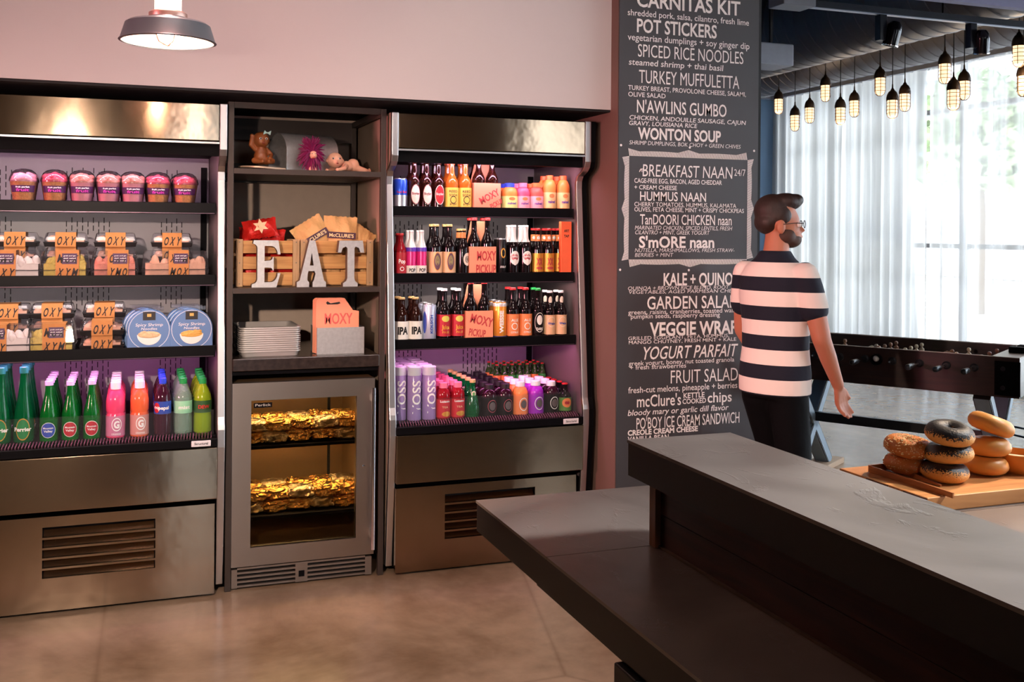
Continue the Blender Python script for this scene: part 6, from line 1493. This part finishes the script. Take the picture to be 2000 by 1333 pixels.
# striped t-shirt
def stripe_mat():
    m = mat('striped_jersey', (240, 226, 216), .85, noise=None, bump=(26, .15, .01)); nt, bs = nodes(m)
    tc = nt.nodes.new('ShaderNodeTexCoord'); sp = nt.nodes.new('ShaderNodeSeparateXYZ'); nt.links.new(tc.outputs['Object'], sp.inputs[0])
    a = nt.nodes.new('ShaderNodeMath'); a.operation = 'SUBTRACT'; a.inputs[1].default_value = .862; nt.links.new(sp.outputs[2], a.inputs[0])
    d = nt.nodes.new('ShaderNodeMath'); d.operation = 'DIVIDE'; d.inputs[1].default_value = .124; nt.links.new(a.outputs[0], d.inputs[0])
    f = nt.nodes.new('ShaderNodeMath'); f.operation = 'FRACT'; nt.links.new(d.outputs[0], f.inputs[0])
    l = nt.nodes.new('ShaderNodeMath'); l.operation = 'LESS_THAN'; l.inputs[1].default_value = .49; nt.links.new(f.outputs[0], l.inputs[0])
    g_ = nt.nodes.new('ShaderNodeMath'); g_.operation = 'GREATER_THAN'; g_.inputs[1].default_value = 1.356; nt.links.new(sp.outputs[2], g_.inputs[0])
    mx = nt.nodes.new('ShaderNodeMath'); mx.operation = 'MAXIMUM'; nt.links.new(l.outputs[0], mx.inputs[0]); nt.links.new(g_.outputs[0], mx.inputs[1])
    c = nt.nodes.new('ShaderNodeMix'); c.data_type = 'RGBA'; c.inputs['A'].default_value = (*lin((238, 222, 212)), 1); c.inputs['B'].default_value = (*lin((18, 20, 36)), 1)
    nt.links.new(mx.outputs[0], c.inputs['Factor']); nt.links.new(c.outputs['Result'], bs.inputs['Base Color']); return m
s_ = M()
ell(s_, [(0, 0, .79, .166, .128), (0, 0, .88, .168, .126), (0, .002, .98, .156, .116), (0, .002, 1.08, .158, .114), (0, 0, 1.20, .170, .122), (0, -.004, 1.29, .172, .112), (0, -.006, 1.335, .140, .092), (0, -.004, 1.375, .088, .074), (0, -.002, 1.405, .066, .064)])
for s in (-1, 1):
    el = (.222, .02, 1.04) if s > 0 else (-.215, .05, 1.045); sh = Vector((s * .160, -.004, 1.295)); d = (Vector(el) - sh).normalized()
    s_.cap([sh - d * .01, sh + d * .05, sh + d * .135], [.056, .060, .062], 18)
me = remesh(s_, .0075, 4)
sh_o = place_mesh(me, 't_shirt', stripe_mat(), pr)
tr_ = M()
ell(tr_, [(0, 0, .775, .156, .112), (0, 0, .86, .160, .114), (0, 0, .90, .152, .106)])
for s in (1, -1):
    h_, k_, a_ = hips[s]; tr_.cap([(h_[0] * .85, h_[1], .78), k_], [.086, .072], 18); tr_.cap([k_, (a_[0], a_[1] * 1.0, .075)], [.072, .062], 18)
place_mesh(remesh(tr_, .009, 4), 'trousers', mat('black_trousers', (8, 8, 10), .8, spec=.12, bump=(18, .3, .01)), pr)
hr = M()
for (c, r_) in (((0, -.026, .078), (.075, .082, .074)), ((0, .030, .116), (.062, .068, .040)), ((0, .072, .124), (.044, .034, .028)), ((0, -.046, .030), (.072, .060, .056)), ((.050, -.006, .056), (.029, .052, .046)), ((-.050, -.006, .056), (.029, .052, .046))):
    q = M().ball((0, 0, 0), r_, 18, 12); hr.add([hp(v[0] + c[0], v[1] + c[1], v[2] + c[2]) for v in q.v], q.f, 0, True)
place_mesh(remesh(hr, .006, 3), 'hair', mat('dark_brown_hair', (46, 30, 24), .55, noise=(60, .3), bump=(70, .5, .006), stretch=(1, 1, .3)), pr)
bd_ = M()
for (c, r_) in (((0, .050, -.046), (.050, .050, .038)), ((-.044, .024, -.030), (.024, .040, .034)), ((.044, .024, -.030), (.024, .040, .034))):
    q = M().ball((0, 0, 0), r_, 14, 10); bd_.add([hp(v[0] + c[0], v[1] + c[1], v[2] + c[2]) for v in q.v], q.f, 0, True)
place_mesh(remesh(bd_, .006, 3), 'beard', mat('short_beard', (70, 46, 36), .7, noise=(80, .3)), pr)
gl = M()
for s in (-1, 1):
    gl.tube([hp(s * .036 + .022 * math.cos(a), .104 - .10 * abs(s * .036 + .022 * math.cos(a)) * .4, .020 + .016 * math.sin(a)) for a in [2 * PI * k / 16 for k in range(16)]], .0018, 5, closed=True)
    gl.tube([hp(s * .060, .094, .024), hp(s * .078, .05, .024), hp(s * .082, -.004, .018)], .0018, 5)
gl.tube([hp(-.014, .103, .024), hp(.014, .103, .024)], .0018, 5)
gl.build('glasses', mat('dark_frames', (40, 32, 30), .4), pr)
for s in (-1, 1):
    e = M().ball(hp(s * .034, .080, .018), .012, 12, 8).build('eye', mat('eye_white', (232, 228, 222), .2), pr)
    M().ball(hp(s * .034, .090, .018), .0055, 10, 6).build('iris', mat('eye_brown', (50, 32, 24), .2), e)
for s in (1, -1):
    a_ = hips[s][2]; f = M(); f.ball((a_[0], a_[1] + .06, .042), (.045, .13, .040), 18, 10); f.ball((a_[0], a_[1] - .02, .065), (.042, .05, .055), 14, 10)
    f.v = [(x, y, max(z, 0.001)) for x, y, z in f.v]; f.build('shoe', mat('black_shoe', (24, 22, 22), .45), pr)
